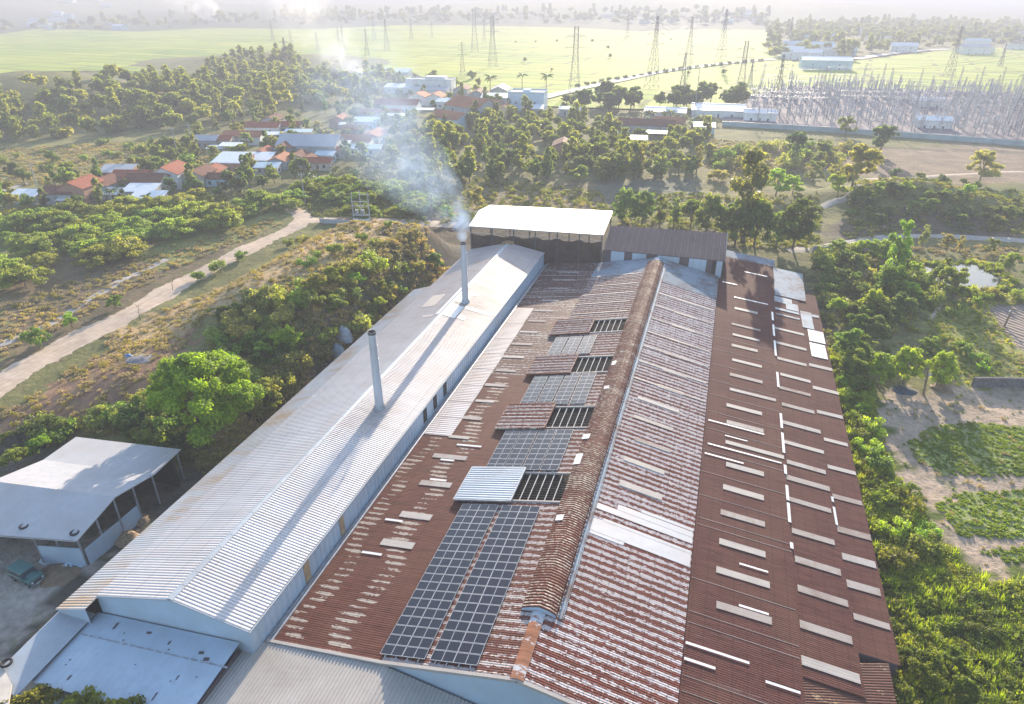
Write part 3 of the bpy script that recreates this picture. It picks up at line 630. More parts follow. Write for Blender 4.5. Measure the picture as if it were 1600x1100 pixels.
m = MB(); m.box(-37.0, -36.82, 27, 34.2, 4.2, 5.9); tag(m.build('gap_shade_strip', M['aged_brown'], gb, local=False))  # dark brown strip, shade of the gap between roofs put into its colour
mpz = lambda px, py: at(px, py, 5.3)
def tyre(x, y, z, label):
    m = MB(); n = 20; R1, r = .42, .13
    vs = []; fs = []
    for i in range(n):
        a = 6.283*i/n
        for k in range(10): b = 6.283*k/10; q = R1+r*math.cos(b); vs.append((q*math.cos(a), q*math.sin(a), r*math.sin(b)*.95))
    for i in range(n):
        for k in range(10): fs.append((i*10+k, ((i+1) % n)*10+k, ((i+1) % n)*10+(k+1) % 10, i*10+(k+1) % 10))
    m.add(vs, fs); o = m.build('tyre', M['rubber'], smooth=True); o.location = (x, y, z+.14); return tag(o, label, 'tyre')

# ================================================================== RUSTED HALL
hall = thing('factory_hall', 'huge rust-brown corrugated factory hall with solar panels, sliding hatches and a raised ridge vent', 'factory hall', (-8, 90, 0))
HY0, HY1 = 36.0, 143.0
BX, BZ, TX, TZ, QX, QZ = -23.2, 7.0, -10.5, 9.6, 2.6, 6.7
sl = lambda x: BZ+(x-BX)*(TZ-BZ)/(TX-BX)
sr = lambda x: TZ-(x-TX)*(TZ-QZ)/(QX-TX)
GX, GZ = -34.9, 5.6
lo = lambda x: GZ+(x-GX)*(6.8-GZ)/(BX-GX)
OPEN = [59.3, 74.9, 90.6, 105.3]; OL = 5.3
m = MB()
def lc(x0, x1, y0, y1): m.corr((x0, y0, sl(x0)), (x1, y0, sl(x1)), (x1, y1, sl(x1)), (x0, y1, sl(x0)), .24, .024, 2)
prev = HY0
for y in OPEN:
    lc(BX, TX, prev, y); lc(BX, -18.1, y, y+OL); lc(-12.2, TX, y, y+OL); prev = y+OL
lc(BX, TX, prev, 134.4)
m.build('main_roof', M['rust_left'], hall, local=False)
m = MB(); m.corr((TX, HY0, TZ), (QX, HY0, QZ), (QX, 130, QZ), (TX, 130, TZ), .24, .026, 3); m.build('main_roof', M['rust_main'], hall, local=False)
m = MB(); m.corr((BX, 134.4, BZ), (TX, 134.4, TZ), (TX, HY1, TZ), (BX, HY1, BZ), .42, .06); m.corr((TX, 130, TZ), (QX, 130, QZ), (QX, HY1, QZ), (TX, HY1, TZ), .42, .08); tag(m.build('rear_roof', M['old_and_shaded_blue'], hall, local=False), 'bluish unrusted sheets at the rear end')  # galvanised sheets, part of the rear shed's shade put into the darker blue-grey
m = MB(); m.corr((GX, HY0, GZ), (BX, HY0, lo(BX)), (BX, 90, lo(BX)), (GX, 90, GZ), .25, .012, 2); m.build('low_roof', M['rust_low'], hall, local=False)
m = MB(); m.corr((GX, 90, GZ), (BX, 90, lo(BX)), (BX, HY1+1, lo(BX)), (GX, HY1+1, GZ), .3, .02, 2); tag(m.build('low_roof', M['rust_back'], hall, local=False), 'rear part of the low roof, speckled brown and white')
# pale sheet area along gutter and patches
m = MB()
for (x0, x1, y0, y1) in [(GX+.2, -30.6, 72, 76.5), (GX+.2, -30.7, 76.6, 81), (GX+.2, -30.7, 81.1, 86), (GX+.2, -30.8, 86.1, 91.5), (GX+.2, -30.8, 91.6, 97), (GX+.2, -30.9, 97.1, 103), (GX+.2, -30.9, 103.1, 109.5), (GX+.2, -31, 109.6, 117)]:
    m.corr((x0, y0, lo(x0)+.07), (x1, y0, lo(x1)+.07), (x1, y1, lo(x1)+.07), (x0, y1, lo(x0)+.07), .5, .03)
tag(m.build('pale_sheet', M['white_sheet'], hall, local=False), 'clean pale sheets along the gutter')
rgp = rngf(77)
def patch(x0, x1, y, wd, f, mat, dz=.085, name='skylight', skew=0):
    if mat == 'skylight': x0 += rgp.uniform(-.3, .25); x1 += rgp.uniform(-.4, .25); wd *= rgp.uniform(.82, 1.1); y += rgp.uniform(-.12, .12); mat = ['skylight', 'skylight_b', 'skylight_c'][rgp.randint(3)]; skew = rgp.uniform(-.06, .06)
    mm = MB(); mm.corr((x0, y, f(x0)+dz), (x1, y+skew, f(x1)+dz), (x1, y+wd+skew, f(x1)+dz), (x0, y+wd, f(x0)+dz), wd/3, .004); return mm.build(name, M[mat], hall, local=False)
rg = rngf(8)
for y in (50.3, 55.0, 61.1, 66.8): patch(-31.0+rg.uniform(-.4, .4), -26.6, y, 1.0, lo, 'skylight')
for y, x0, x1 in ((48.6, -31.9, -29.5), (54.1, -31.8, -29.6), (62.2, -29.6, -27.4), (66.4, -29.9, -28), (70.0, -29, -25.5)): patch(x0, x1, y, .33, lo, 'flash', .11, 'white_strip')
for k, y in enumerate(np.arange(71.6, 124, 4.9)): patch(-30.6, -27.2+rg.uniform(-.8, .8), y, .75, lo, 'skylight')
for y in (127.5, 132.3, 137.0): patch(-31, -26.5, y, .7, lo, 'skylight')
m = MB(); m.tube([(GX+.15, y, GZ+.08) for y in (HY0, 60, 90, 143)], .13, 6); m.box(GX-.5, GX+.05, HY0, HY1, GZ-.35, GZ-.12); m.build('gutter', M['steel'], hall, local=False)
# skylight sheets on the main slopes
for y in (118.6, 123.2, 128.0, 133.6, 113.9): patch(BX+.3, -12.9, y, .42, sl, 'skylight_c', .1)
for (y, x0, x1, wd) in ((56.0, -8.8, QX-.1, 1.0), (57.0, -8.8, QX-.1, .95), (58.0, -7.2, QX-.1, .45), (55.5, -8.8, -4.5, .45), (59.6, -8.8, QX-.1, .95), (60.6, -6.0, QX-.1, .9), (61.6, -3.4, QX-.1, .5)): patch(x0, x1, y, wd, sr, 'newer', .06, 'new_sheet')
for k in range(0): pass; patch(-6.2, -1.4, 42.5, 1.5, sr, 'skylight', .09, 'new_sheet')
for y in (64.9, 69.7, 74.7, 79.6, 84.8): patch(-6.6+rg.uniform(-.5, .5), -1.2, y, .9, sr, 'skylight')
for y in (90, 95.5, 101, 106.5, 112.2, 118, 124): patch(-8.7, QX-.3, y, .4, sr, 'skylight_c', .1); patch(-4.6, -.6, y-.25, .85, sr, 'skylight', .09)
# sliding hatches and openings
for i, y in enumerate(OPEN):
    fr = MB()
    for (a, b, c, d) in [(-18.2, -12.1, y-.16, y+.02), (-18.2, -12.1, y+OL-.02, y+OL+.16), (-18.25, -18.05, y, y+OL), (-12.25, -12.05, y, y+OL)]:
        fr.slab((a, c, sl(a)+.14), (b, c, sl(b)+.14), (b, d, sl(b)+.14), (a, d, sl(a)+.14), .25)
    op = fr.build('roof_opening', M['skylight'], hall, local=False)
    b = MB()
    for k in range(1, 6):
        x = -18.1+k*5.9/6; b.box(x-.05, x+.05, y, y+OL, sl(x)-.12, sl(x)+.03)
    b.build('rafter', M['concrete'], op, local=False)
    b = MB()
    for k in range(1, 12):
        yy = y+k*OL/12; b.slab((-18.1, yy-.015, sl(-18.1)-.16), (-12.2, yy-.015, sl(-12.2)-.16), (-12.2, yy+.015, sl(-12.2)-.16), (-18.1, yy+.015, sl(-18.1)-.16), .03)
    b.build('wire_mesh', M['dark_steel'], op, local=False)
    h = MB(); x0, x1, z = -25.0, -18.0, .42
    h.corr((x0, y-.6, sl(x0)+z), (x1, y-.6, sl(x1)+z), (x1, y+OL+.6, sl(x1)+z), (x0, y+OL+.6, sl(x0)+z), .42, .05)
    hh = h.build('sliding_hatch', M['galv'] if i == 0 else M['rust_left'], hall, local=False)
    tag(hh, 'pale clean sliding hatch cover' if i == 0 else 'rusty sliding hatch cover')
    h = MB()
    for (a, b_, c, d) in [(x0, x1, y-.68, y-.56), (x0, x1, y+OL+.56, y+OL+.68), (x0-.08, x0+.06, y-.6, y+OL+.6), (x1-.06, x1+.08, y-.6, y+OL+.6)]:
        h.slab((a, c, sl(a)+z+.05), (b_, c, sl(b_)+z+.05), (b_, d, sl(b_)+z+.05), (a, d, sl(a)+z+.05), .2)
    h.build('hatch_frame', M['steel'] if i == 0 else M['rust_ridge'], hh, local=False)
# raised ridge vent
prof = [(-12.25, 9.2), (-12.2, 9.55), (-11.5, 9.86), (-10.55, 10.15), (-9.6, 9.92), (-8.97, 9.58), (-8.92, 9.15)]
VY0, VY1 = 43.4, 140.5
m = MB(); pit = .36; n_ = int((VY1-VY0)/pit)
rgv = rngf(3); ys = []; am = []
for i in range(n_):
    for a, h in ((0, 0), (.3, 0), (.45, .045), (.75, .045)): ys.append(VY0+(i+a)*pit); am.append(h)
K = len(prof); vs = []
for y, h in zip(ys, am):
    wob = .03*math.sin(y*.31)+.02*math.sin(y*1.1+1)
    for k, (x, z) in enumerate(prof):
        dx = x+10.6; vs.append((x+(h*dx/2.2 if k in (0, 6) else h*.3*dx/2), y, z+h*(1 if 0 < k < 6 else 0)+wob*(0 if k in (0, 6) else 1)))
fs = [(i*K+k, i*K+k+1, (i+1)*K+k+1, (i+1)*K+k) for i in range(len(ys)-1) for k in range(K-1)]
m.add(vs, fs); rv = m.build('ridge_vent', M['rust_ridge'], hall, local=False)
m = MB(); m.add([(x, VY0-.02, z) for x, z in prof]+[(-8.9, VY0-.02, 8.9), (-12.3, VY0-.02, 8.9)], [tuple(range(9))]); tag(m.build('gable_end', M['wall_blue'], rv, local=False), 'light blue arched end panel')
m = MB(); m.slab((-8.72, VY0, sr(-8.7)+.2), (-8.4, VY0, sr(-8.4)+.17), (-8.4, VY1, sr(-8.4)+.17), (-8.72, VY1, sr(-8.7)+.2), .12); m.tube([(-8.3, VY0, sr(-8.3)+.22), (-8.3, VY1, sr(-8.3)+.22)], .06, 6)
for k in range(130): y = VY0+k*.73; m.box(-8.78, -8.66, y, y+.12, sr(-8.7), sr(-8.7)+.55)
m.build('cable_tray', M['old_and_shaded_blue'], hall, local=False)
m = MB(); m.slab((TX-.6, HY0, TZ+.02), (TX, HY0, TZ+.2), (TX, VY0, TZ+.2), (TX-.6, VY0, TZ+.02), .03); m.slab((TX, HY0, TZ+.2), (TX+.6, HY0, TZ+.02), (TX+.6, VY0, TZ+.02), (TX, VY0, TZ+.2), .03); m.build('ridge_cap', M['rust_cap'], hall, local=False); m = MB()
m.slab((TX-.6, VY1, TZ), (TX, VY1, TZ+.18), (TX, HY1, TZ+.18), (TX-.6, HY1, TZ), .03); m.slab((TX, VY1, TZ+.18), (TX+.6, VY1, TZ), (TX+.6, HY1, TZ), (TX, HY1, TZ+.18), .03); m.build('ridge_cap', M['galv'], hall, local=False)
for x, y, a, b in ((-11.6, 55.6, .8, .9), (-11.9, 71.5, .9, 1.1), (-11.5, 84.5, .7, .8), (-11.9, 66, .8, 2.2), (-11.7, 92, .6, 1.2)):
    m = MB(); zz = 9.82+(x+11.4)*.34; m.slab((x-a/2, y, zz+.02), (x+a/2, y, zz+.02+a*.34), (x+a/2, y+b, zz+.02+a*.34), (x-a/2, y+b, zz+.02), .02); m.build('patch', M['flash'], rv, local=False)
# front fascia, gable walls
m = MB(); m.add([(GX, HY0+.05, 0), (22, HY0+.05, 0), (QX, HY0+.05, QZ-.1), (TX, HY0+.05, TZ-.1), (BX, HY0+.05, BZ-.15), (GX, HY0+.05, GZ-.05)], [(0, 1, 2, 3, 4, 5)])
m.add([(GX, HY1-.05, 0), (QX, HY1-.05, 0), (QX, HY1-.05, QZ-.1), (TX, HY1-.05, TZ-.1), (BX, HY1-.05, BZ-.15), (GX, HY1-.05, GZ-.05)], [(5, 4, 3, 2, 1, 0)])
m.quad((QX+.02, HY0, 6.2), (QX+.02, HY1, 6.2), (QX+.02, HY1, QZ), (QX+.02, HY0, QZ))
m.build('wall', M['wall_blue'], hall, local=False)
m = MB(); e = .16
m.slab((GX-.3, HY0-e, GZ+.16), (BX, HY0-e, BZ+.14), (BX, HY0+e, BZ+.14), (GX-.3, HY0+e, GZ+.16), .3); m.slab((BX, HY0-e, BZ+.14), (TX, HY0-e, TZ+.12), (TX, HY0+e, TZ+.12), (BX, HY0+e, BZ+.14), .3); m.slab((TX, HY0-e, TZ+.12), (QX, HY0-e, QZ+.12), (QX, HY0+e, QZ+.12), (TX, HY0+e, TZ+.12), .3)
m.build('verge_trim', M['skylight'], hall, local=False)
# right hand low roofs
s1 = lambda x: 6.35-(x-2.6)*.125
s2 = lambda x: 4.85-(x-13.2)*.14
s3 = lambda x: 3.95-(x-18.7)*.12
for f, x0, x1, y0, y1 in ((s1, 2.65, 13.35, 30, 158), (s2, 13.2, 18.85, 47.3, 158), (s3, 18.7, 22.7, 52.4, 146)):
    m = MB(); m.corr((x0, y0, f(x0)), (x1, y0, f(x1)), (x1, y1, f(x1)), (x0, y1, f(x0)), .25, .012, 2, jit=.012); m.build('side_roof', M['rust_side'], hall, local=False)
m = MB(); m.corr((2.65, 158, s1(2.65)), (14.9, 158, s1(14.9)), (14.9, 163, s1(14.9)-.1), (2.65, 163, s1(2.65)-.1), .3, .03); m.corr((14.2, 141, s2(14.2)+.1), (20.4, 141, s2(20.4)+.12), (20.8, 157.5, s2(20.4)+.12), (14.4, 157.5, s2(14.2)+.1), .5, .03)
tag(m.build('patched_sheet', M['old_and_shaded_blue'], hall, local=False), 'bluish replacement sheets at the far right')
for (x0, x1, y, wd) in ((14, 17.5, 137.2, 3.0), (14, 18.6, 133.2, 1.0), (18.9, 21, 127.8, 8.0), (19.4, 22.4, 134, 1.2), (16.2, 18.6, 134.6, 3.5), (14, 18.5, 130.6, .8)): patch(x0, x1, y, wd, s2 if x0 < 18.7 else s3, 'old_and_shaded_blue', .1, 'patched_sheet')
patch(19.7, 22.5, 122.3, 5.0, s3, 'flash', .12, 'white_sheet'); patch(19.6, 22.3, 116.0, 5.6, s3, 'flash', .12, 'white_sheet')
m = MB(); m.corr((13.3, 33, 4.72), (21.6, 35, 3.5), (21.6, 52.3, 3.5), (13.3, 49, 4.72), .3, .03, 4, jit=.04); tag(m.build('side_roof', rust_mat('decayed_sheet', base=(.10, .04, .03), pale=(.38, .26, .15), amount=.30, pitch=3, xs=1.4, line=False), hall, local=False), 'decayed speckled corner of the roof')
r1y = [52.0, 56.7, 61.3, 66.4, 71.3, 76.0, 81.2, 86.4, 91.0, 96.0, 100.7, 106.2, 111.5, 116.2, 120.6, 128.2]
for i, y in enumerate(r1y): patch(5.3+.055*(i*.9), 10.7+(2.4 if i in (6, 9) else 0), y, .95, s1, 'skylight')
r2y = [43.8, 48.4, 52.7, 57.6, 62.1, 66.6, 72.5, 76.9, 80.4, 85.2, 90.4, 95.5, 100.6, 105.2, 111.0, 117.2, 123.5]
for i, y in enumerate(r2y[1:]): patch(13.35+i*.02, 18.6, y+.2, 1.0, s2, 'skylight')
for i, y in enumerate([56.6, 61, 65.2, 69.8, 76, 82.5, 89.2, 96.5, 104, 112]): patch(19.0, 22.6, y, 1.0, s3, 'skylight')
for (x0, x1, y, wd) in [(2.8, 8.6, 46.5, .28), (2.8, 5.6, 44.7, .3), (7.6, 10.6, 59.0, .26), (7.6, 10.5, 53.1, .28), (10, 13, 45.1, .28), (3.3, 12.9, 80.0, .3), (3.1, 10.8, 85.9, .3), (3.0, 8, 77.6, .3), (5.5, 8.5, 83.1, .22), (6, 12.6, 134, .45), (3.5, 6.5, 141, .5), (8, 12.9, 150, .5)]: patch(x0, x1, y, wd, s1, 'flash', .1, 'white_strip')
for y in (38.2, 41.5, 43.1, 49.2, 50.6, 55.1, 63.6, 64.8, 69, 73.8, 78.7, 84, 88.6, 93.6, 98, 103.5, 109, 114): m = MB(); m.slab((2.8, y, s1(2.8)+.05), (13.2, y-.15, s1(13.2)+.05), (13.2, y-.11, s1(13.2)+.05), (2.8, y+.03, s1(2.8)+.05), .02); m.build('lap_edge', M['skylight'], hall, local=False)
for y, L in ((64, 1), (68.5, 3.6), (72.6, 3), (78.0, 2), (82.8, 5), (89, 4), (101, 5), (112, 6), (120, 5), (127, 4)):
    m = MB(); m.slab((13.15, y, s1(13.2)+.1), (13.5, y, s1(13.2)+.02), (13.5, y+L, s1(13.2)+.02), (13.15, y+L, s1(13.2)+.1), .03); m.build('flashing', M['flash'], hall, local=False)
for y, L in ((70.8, 3.4), (75.2, 1)): m = MB(); m.slab((18.75, y, s3(18.7)+.22), (19.05, y, s3(19)+.14), (19.05, y+L, s3(19)+.14), (18.75, y+L, s3(18.7)+.22), .03); m.build('flashing', M['flash'], hall, local=False)
m = MB(); m.quad((22.5, 53.6, 0), (22.5, 145.9, 0), (22.5, 145.9, s3(22.5)), (22.5, 53.6, s3(22.5))); m.quad((18.8, 52.5, 0), (22.5, 52.5, 0), (22.5, 52.5, s3(22.5)-.03), (18.8, 52.5, s3(18.8)-.03)); m.quad((22.5, 145.9, 0), (2.6, 157.9, 0), (2.6, 157.9, 5), (22.5, 145.9, 3.4)); m.quad((21.1, 35.2, 0), (21.1, 52.3, 0), (21.1, 52.3, 3.45), (21.1, 35.2, 3.45)); m.build('wall', M['aged_brown'], hall, local=False)
# solar arrays
n = NT('solar_cells'); oc = n.objc(); x, y, z = n.sep(oc)
lx = n.math('ABSOLUTE', n.math('SUBTRACT', n.math('FRACT', n.math('MULTIPLY', x, 12/2.2)), .5)); ly = n.math('ABSOLUTE', n.math('SUBTRACT', n.math('FRACT', n.math('MULTIPLY', y, 6/1.03)), .5))
g = n.ramp(n.math('MAXIMUM', lx, ly), .46, .49); mid = n.ramp(n.math('ABSOLUTE', x), .015, .04, 1, 0)
c = n.mix(g, (.014, .015, .022), (.026, .028, .038)); c = n.mix(mid, c, (.4, .4, .42)); M['cells'] = n.done(c, .16, 0, None, .45)
M['alu'] = simple('aluminium_frame', (.45, .46, .48), .5, .3, .05)
slope = math.atan2(TZ-BZ, TX-BX)
def mk_panel():
    t = bpy.data.meshes
    m = MB(); m.box(-1.09, 1.09, -.50, .50, 0, .03); a = m.build('solar_panel', M['cells'])
    m = MB()
    for (x0, x1, y0, y1) in ((-1.12, 1.12, -.53, -.5), (-1.12, 1.12, .5, .53), (-1.12, -1.09, -.5, .5), (1.09, 1.12, -.5, .5)): m.box(x0, x1, y0, y1, -.01, .04)
    b = m.build('frame', M['alu']); return a, b
PA, PB = mk_panel(); PAm, PBm = PA.data, PB.data; bpy.data.objects.remove(PA); bpy.data.objects.remove(PB)
def array(label, blocks, y0, rows, pitch=1.13, group='solar arrays on the left slope of the rusty roof'):
    xs = [x for b in blocks for x in b]; xm = sum(xs)/len(xs)
    t = thing('solar_array', label, 'solar array', (xm, y0, sl(xm)+.22), 0); t.rotation_euler = (0, -slope, 0)
    for x in xs:
        for r in range(rows):
            o = bpy.data.objects.new('solar_panel', PAm); COL.objects.link(o); o.parent = t; o.location = ((x-xm)/math.cos(slope), (r+.5)*pitch, 0)
            f = bpy.data.objects.new('frame', PBm); COL.objects.link(f); f.parent = o
    m = MB(); rg = rngf(3)
    for x in xs:
        u = (x-xm)/math.cos(slope)
        for q in (-.55, .55): m.box(u+q-.03, u+q+.03, -.25, rows*pitch+.2, -.12, -.03)
    m.build('mounting_rail', M['alu'], t)
array('largest solar array, dark, of two blocks near the front of the rusty roof', [(-22.5, -20.28), (-17.58, -15.36)], 36.7, 19)
array('solar array second from the front, between the pale hatch and the next rusty hatch', [(-22.15, -19.8, -17.4, -15.05)], 65.0, 8, 1.14)
array('bright solar array third from the front on the rusty roof', [(-22.3, -19.85, -17.4, -14.95)], 80.9, 8, 1.14)
array('smallest, farthest solar array, three panels wide', [(-22.3, -19.85, -17.4)], 96.9, 6, 1.14)

# ================================================================== REAR CANOPY AND PURLIN SHED
cn = thing('canopy', 'bright white open-sided canopy on steel posts behind the white warehouse', 'canopy', (-38, 150, 0))
A, B = (-53.6, 141.8+.9, 12.8), (-22.9, 145.2, 12.8)
m = MB(); m.corr((-53.6, 142.6, 12.8), (-54.2, 151.3, 14.0), (-23.0, 154.2, 14.0), (-22.9, 145.2, 12.8), .5, .03, 2); m.corr((-54.2, 151.3, 14.0), (-53.7, 158.2, 13.55), (-23.6, 161.5, 13.55), (-23.0, 154.2, 14.0), .5, .03, 2); m.build('roof', M['canopy'], cn, local=False)
m = MB()
for i in range(7):
    t = i/6
    for (a, b) in (((-53.2, 143.0), (-23.2, 145.6)), ((-53.4, 157.8), (-23.8, 161.0))):
        x = a[0]+(b[0]-a[0])*t; y = a[1]+(b[1]-a[1])*t; m.box(x-.12, x+.12, y-.12, y+.12, -.2, 12.7)
m.build('post', M['dark_steel'], cn, local=False)
m = MB(); m.bar((-53.4, 142.9, 11.2), (-23.0, 145.5, 11.2), .13); m.bar((-53.4, 142.9, 12.5), (-23.0, 145.5, 12.5), .13)
for i in range(25):
    t = i/24; x = -53.2+30*t; y = 142.95+2.6*t; x2 = x+1.25*(1 if i < 24 else 0); m.bar((x, y, 11.2 if i % 2 else 12.5), (x2, y+.1, 12.5 if i % 2 else 11.2), .06)
m.build('truss', M['steel'], cn, local=False)
ps = thing('rear_shed', 'dark brown shed roof crossed by pale battens behind the ridge of the rusty hall', 'shed', (-9, 151, 0))
m = MB(); m.corr((-22.3, 143.2, 10.1), (-22.2, 151, 13.2), (3.2, 153.2, 13.2), (3.6, 143.6, 10.0), .4, .04); m.corr((-22.2, 151, 13.2), (-22.2, 160, 10.2), (3.3, 162, 10.2), (3.2, 153.2, 13.2), .4, .04); m.build('roof', sheet_mat('faded_brown_roof', (.25, .165, .14), .9, 0, .6, (.17, .11, .10), xs=1.2, spec=.1), ps, local=False)
m = MB()
for i in range(20):
    t = i/19; x = -22.2+25.7*t; m.bar((x, 143.2, 10.24-.1*t), (x-.15*t, 151+2.2*t, 13.33), .07)
m.bar((3.55, 143.3, 10.1), (3.2, 153.2, 13.3), .12); m.build('batten', M['skylight'], ps, local=False)
m = MB(); rg = rngf(4)
mats_ = [M['wall_blue'], M['aged_brown'], M['skylight'], M['dark']]
x = -22.2
while x < 3.4:
    wd = rg.uniform(.8, 1.6); m.box(x, min(x+wd-.03, 3.5), 143.35, 143.45, 0, 9.95, [0, 1, 0, 3, 2, 1][rg.randint(6)]); x += wd
for (x0, x1, y0, y1) in ((-22.4, -22.3, 143.5, 160), (3.3, 3.4, 143.7, 161.8), (-22.4, 3.4, 160.1, 160.2)): m.box(x0, x1, y0, y1, 0, 9.9, 1)
m.build('wall', mats_, ps, local=False)
for k in range(6):
    a = Vector((-53.3+30*k/6, 143.1+2.6*k/6, 0)); b_ = Vector((-53.3+30*(k+1)/6, 143.1+2.6*(k+1)/6, 0)); m = MB(); vs = []
    for i in range(9):
        for j in range(7): p_ = a.lerp(b_, i/8); vs.append((p_.x, p_.y+.25*math.sin(i*2.1+j*1.3+k), 11.1*j/6-(.5*math.sin(math.pi*i/8) if j == 6 else 0)))
    m.add(vs, [(i*7+j, (i+1)*7+j, (i+1)*7+j+1, i*7+j+1) for i in range(8) for j in range(6)]); m.build('shade_net', M['net'], cn, smooth=True, local=False)
# small heap of rags and sticks on the warehouse ridge end
hp = thing('straw_heap', 'small heap of straw and sticks on the far end of the warehouse ridge', 'heap', (-44, 141.6, 9.9))
me_ = leaf_cloud('straw', [(0, 0, .25, .9, .35, .5), (.8, .3, .15, .6, .25, .5), (-.8, -.1, .15, .5, .2, .4)], 260, .4, 3, simple('straw', (.42, .27, .14), .9)); o = bpy.data.objects.new('straw', me_); COL.objects.link(o); o.parent = hp
m = MB()
for i in range(9): a = i*.7; m.bar((.2*math.cos(a), -.1, .1), (1.3*math.cos(a), -.9+.2*math.sin(a), .1+.35*math.sin(a*2)), .03)
m.build('sticks', M['wood'], hp)

# ================================================================== TYRE SHED, CAR, YARD CLUTTER
sh = thing('open_shed', 'open-sided shed with pale folded sheet roof, two tyres on its front eave', 'shed', (-73, 48, 0))
rp = [((-81.6, 58.2, 4.9), (-65.5, 60, 4.9)), ((-80.9, 52.4, 5.2), (-64.6, 54.2, 5.2)), ((-81.6, 46.1, 6.3), (-64.6, 48.1, 6.3)), ((-81.8, 38.8, 4.5), (-64.9, 42.2, 4.5))]
m = MB()
for i in range(3):
    (a, b), (c, d) = rp[i], rp[i+1]; m.corr(c, a, b, d, .6, .012) if i < 2 else m.corr(a, c, d, b, .6, .012)
for i in range(3):
    (a, b), (c, d) = rp[i], rp[i+1]; m.slab(Vector(a)-Vector((0, 0, .02)), Vector(b)-Vector((0, 0, .02)), Vector(d)-Vector((0, 0, .02)), Vector(c)-Vector((0, 0, .02)), .05)
m.build('roof', sheet_mat('pale_shed_roof', (.46, .45, .46), .75, 0, .4, (.32, .28, .25), xs=1, spec=.2), sh, local=False)
m = MB()
PO = [(-65.3, 42.6, 4.4), (-65.2, 45.4, 5.2), (-65.0, 48.1, 6.1), (-65.0, 51, 5.6), (-65.1, 54.2, 5.1), (-65.9, 59.6, 4.8), (-70.6, 41.5, 4.5), (-68, 42.1, 4.5), (-76, 40.4, 4.5), (-81.3, 39.3, 4.5), (-81.3, 46.3, 6.1), (-81, 52.4, 5.1), (-81.3, 58, 4.8), (-73.5, 59, 4.8)]
for x, y, z in PO: q = MB(); q.box(x-.09, x+.09, y-.09, y+.09, 0, z); q.build('post', M['steel'], sh, local=False)
m = MB(); m.box(-65.1, -65.02, 42.8, 50.9, .1, 2.6); m.build('side_wall', M['wall_blue'], sh, local=False)
m = MB(); m.quad((-70.5, 41.45, .1), (-65.3, 42.5, .1), (-65.3, 42.5, 2.9), (-70.5, 41.45, 2.9)); m.quad((-70.5, 41.53, 2.9), (-65.3, 42.58, 2.9), (-65.3, 42.58, .1), (-70.5, 41.53, .1)); m.build('front_wall', M['wall_blue'], sh, local=False)
m = MB(); m.box(-81.4, -65.2, 58.0, 58.1, 0, 4.8); m.box(-81.5, -81.4, 39.5, 58, 0, 4.3); m.build('darkened_rear_wall', M['dark'], sh, local=False)  # interior shade put into the near-black colour, height raised to block sun
m = MB(); m.quad((-81.5, 38.7, 4.42), (-64.8, 42.1, 4.42), (-64.8, 42.1, 4.55), (-81.5, 38.7, 4.55)); m.bar((-64.85, 42.2, 4.5), (-64.55, 48.1, 6.25), .1); m.bar((-64.55, 48.1, 6.25), (-64.55, 54.2, 5.15), .1); m.bar((-64.55, 54.2, 5.15), (-65.45, 60, 4.85), .1); m.build('eave_beam', M['concrete'], sh, local=False)
p = at(38, 823, 4.75); tyre(p.x, p.y, 4.72, 'left tyre of two lying on the front eave of the open shed')
p = at(117, 833, 4.7); tyre(p.x, p.y, 4.66, 'right tyre of two lying on the front eave of the open shed')
p = at(11, 1038, 5.3); tyre(p.x, p.y, 5.35, 'tyre lying on the roof edge in the bottom left corner')

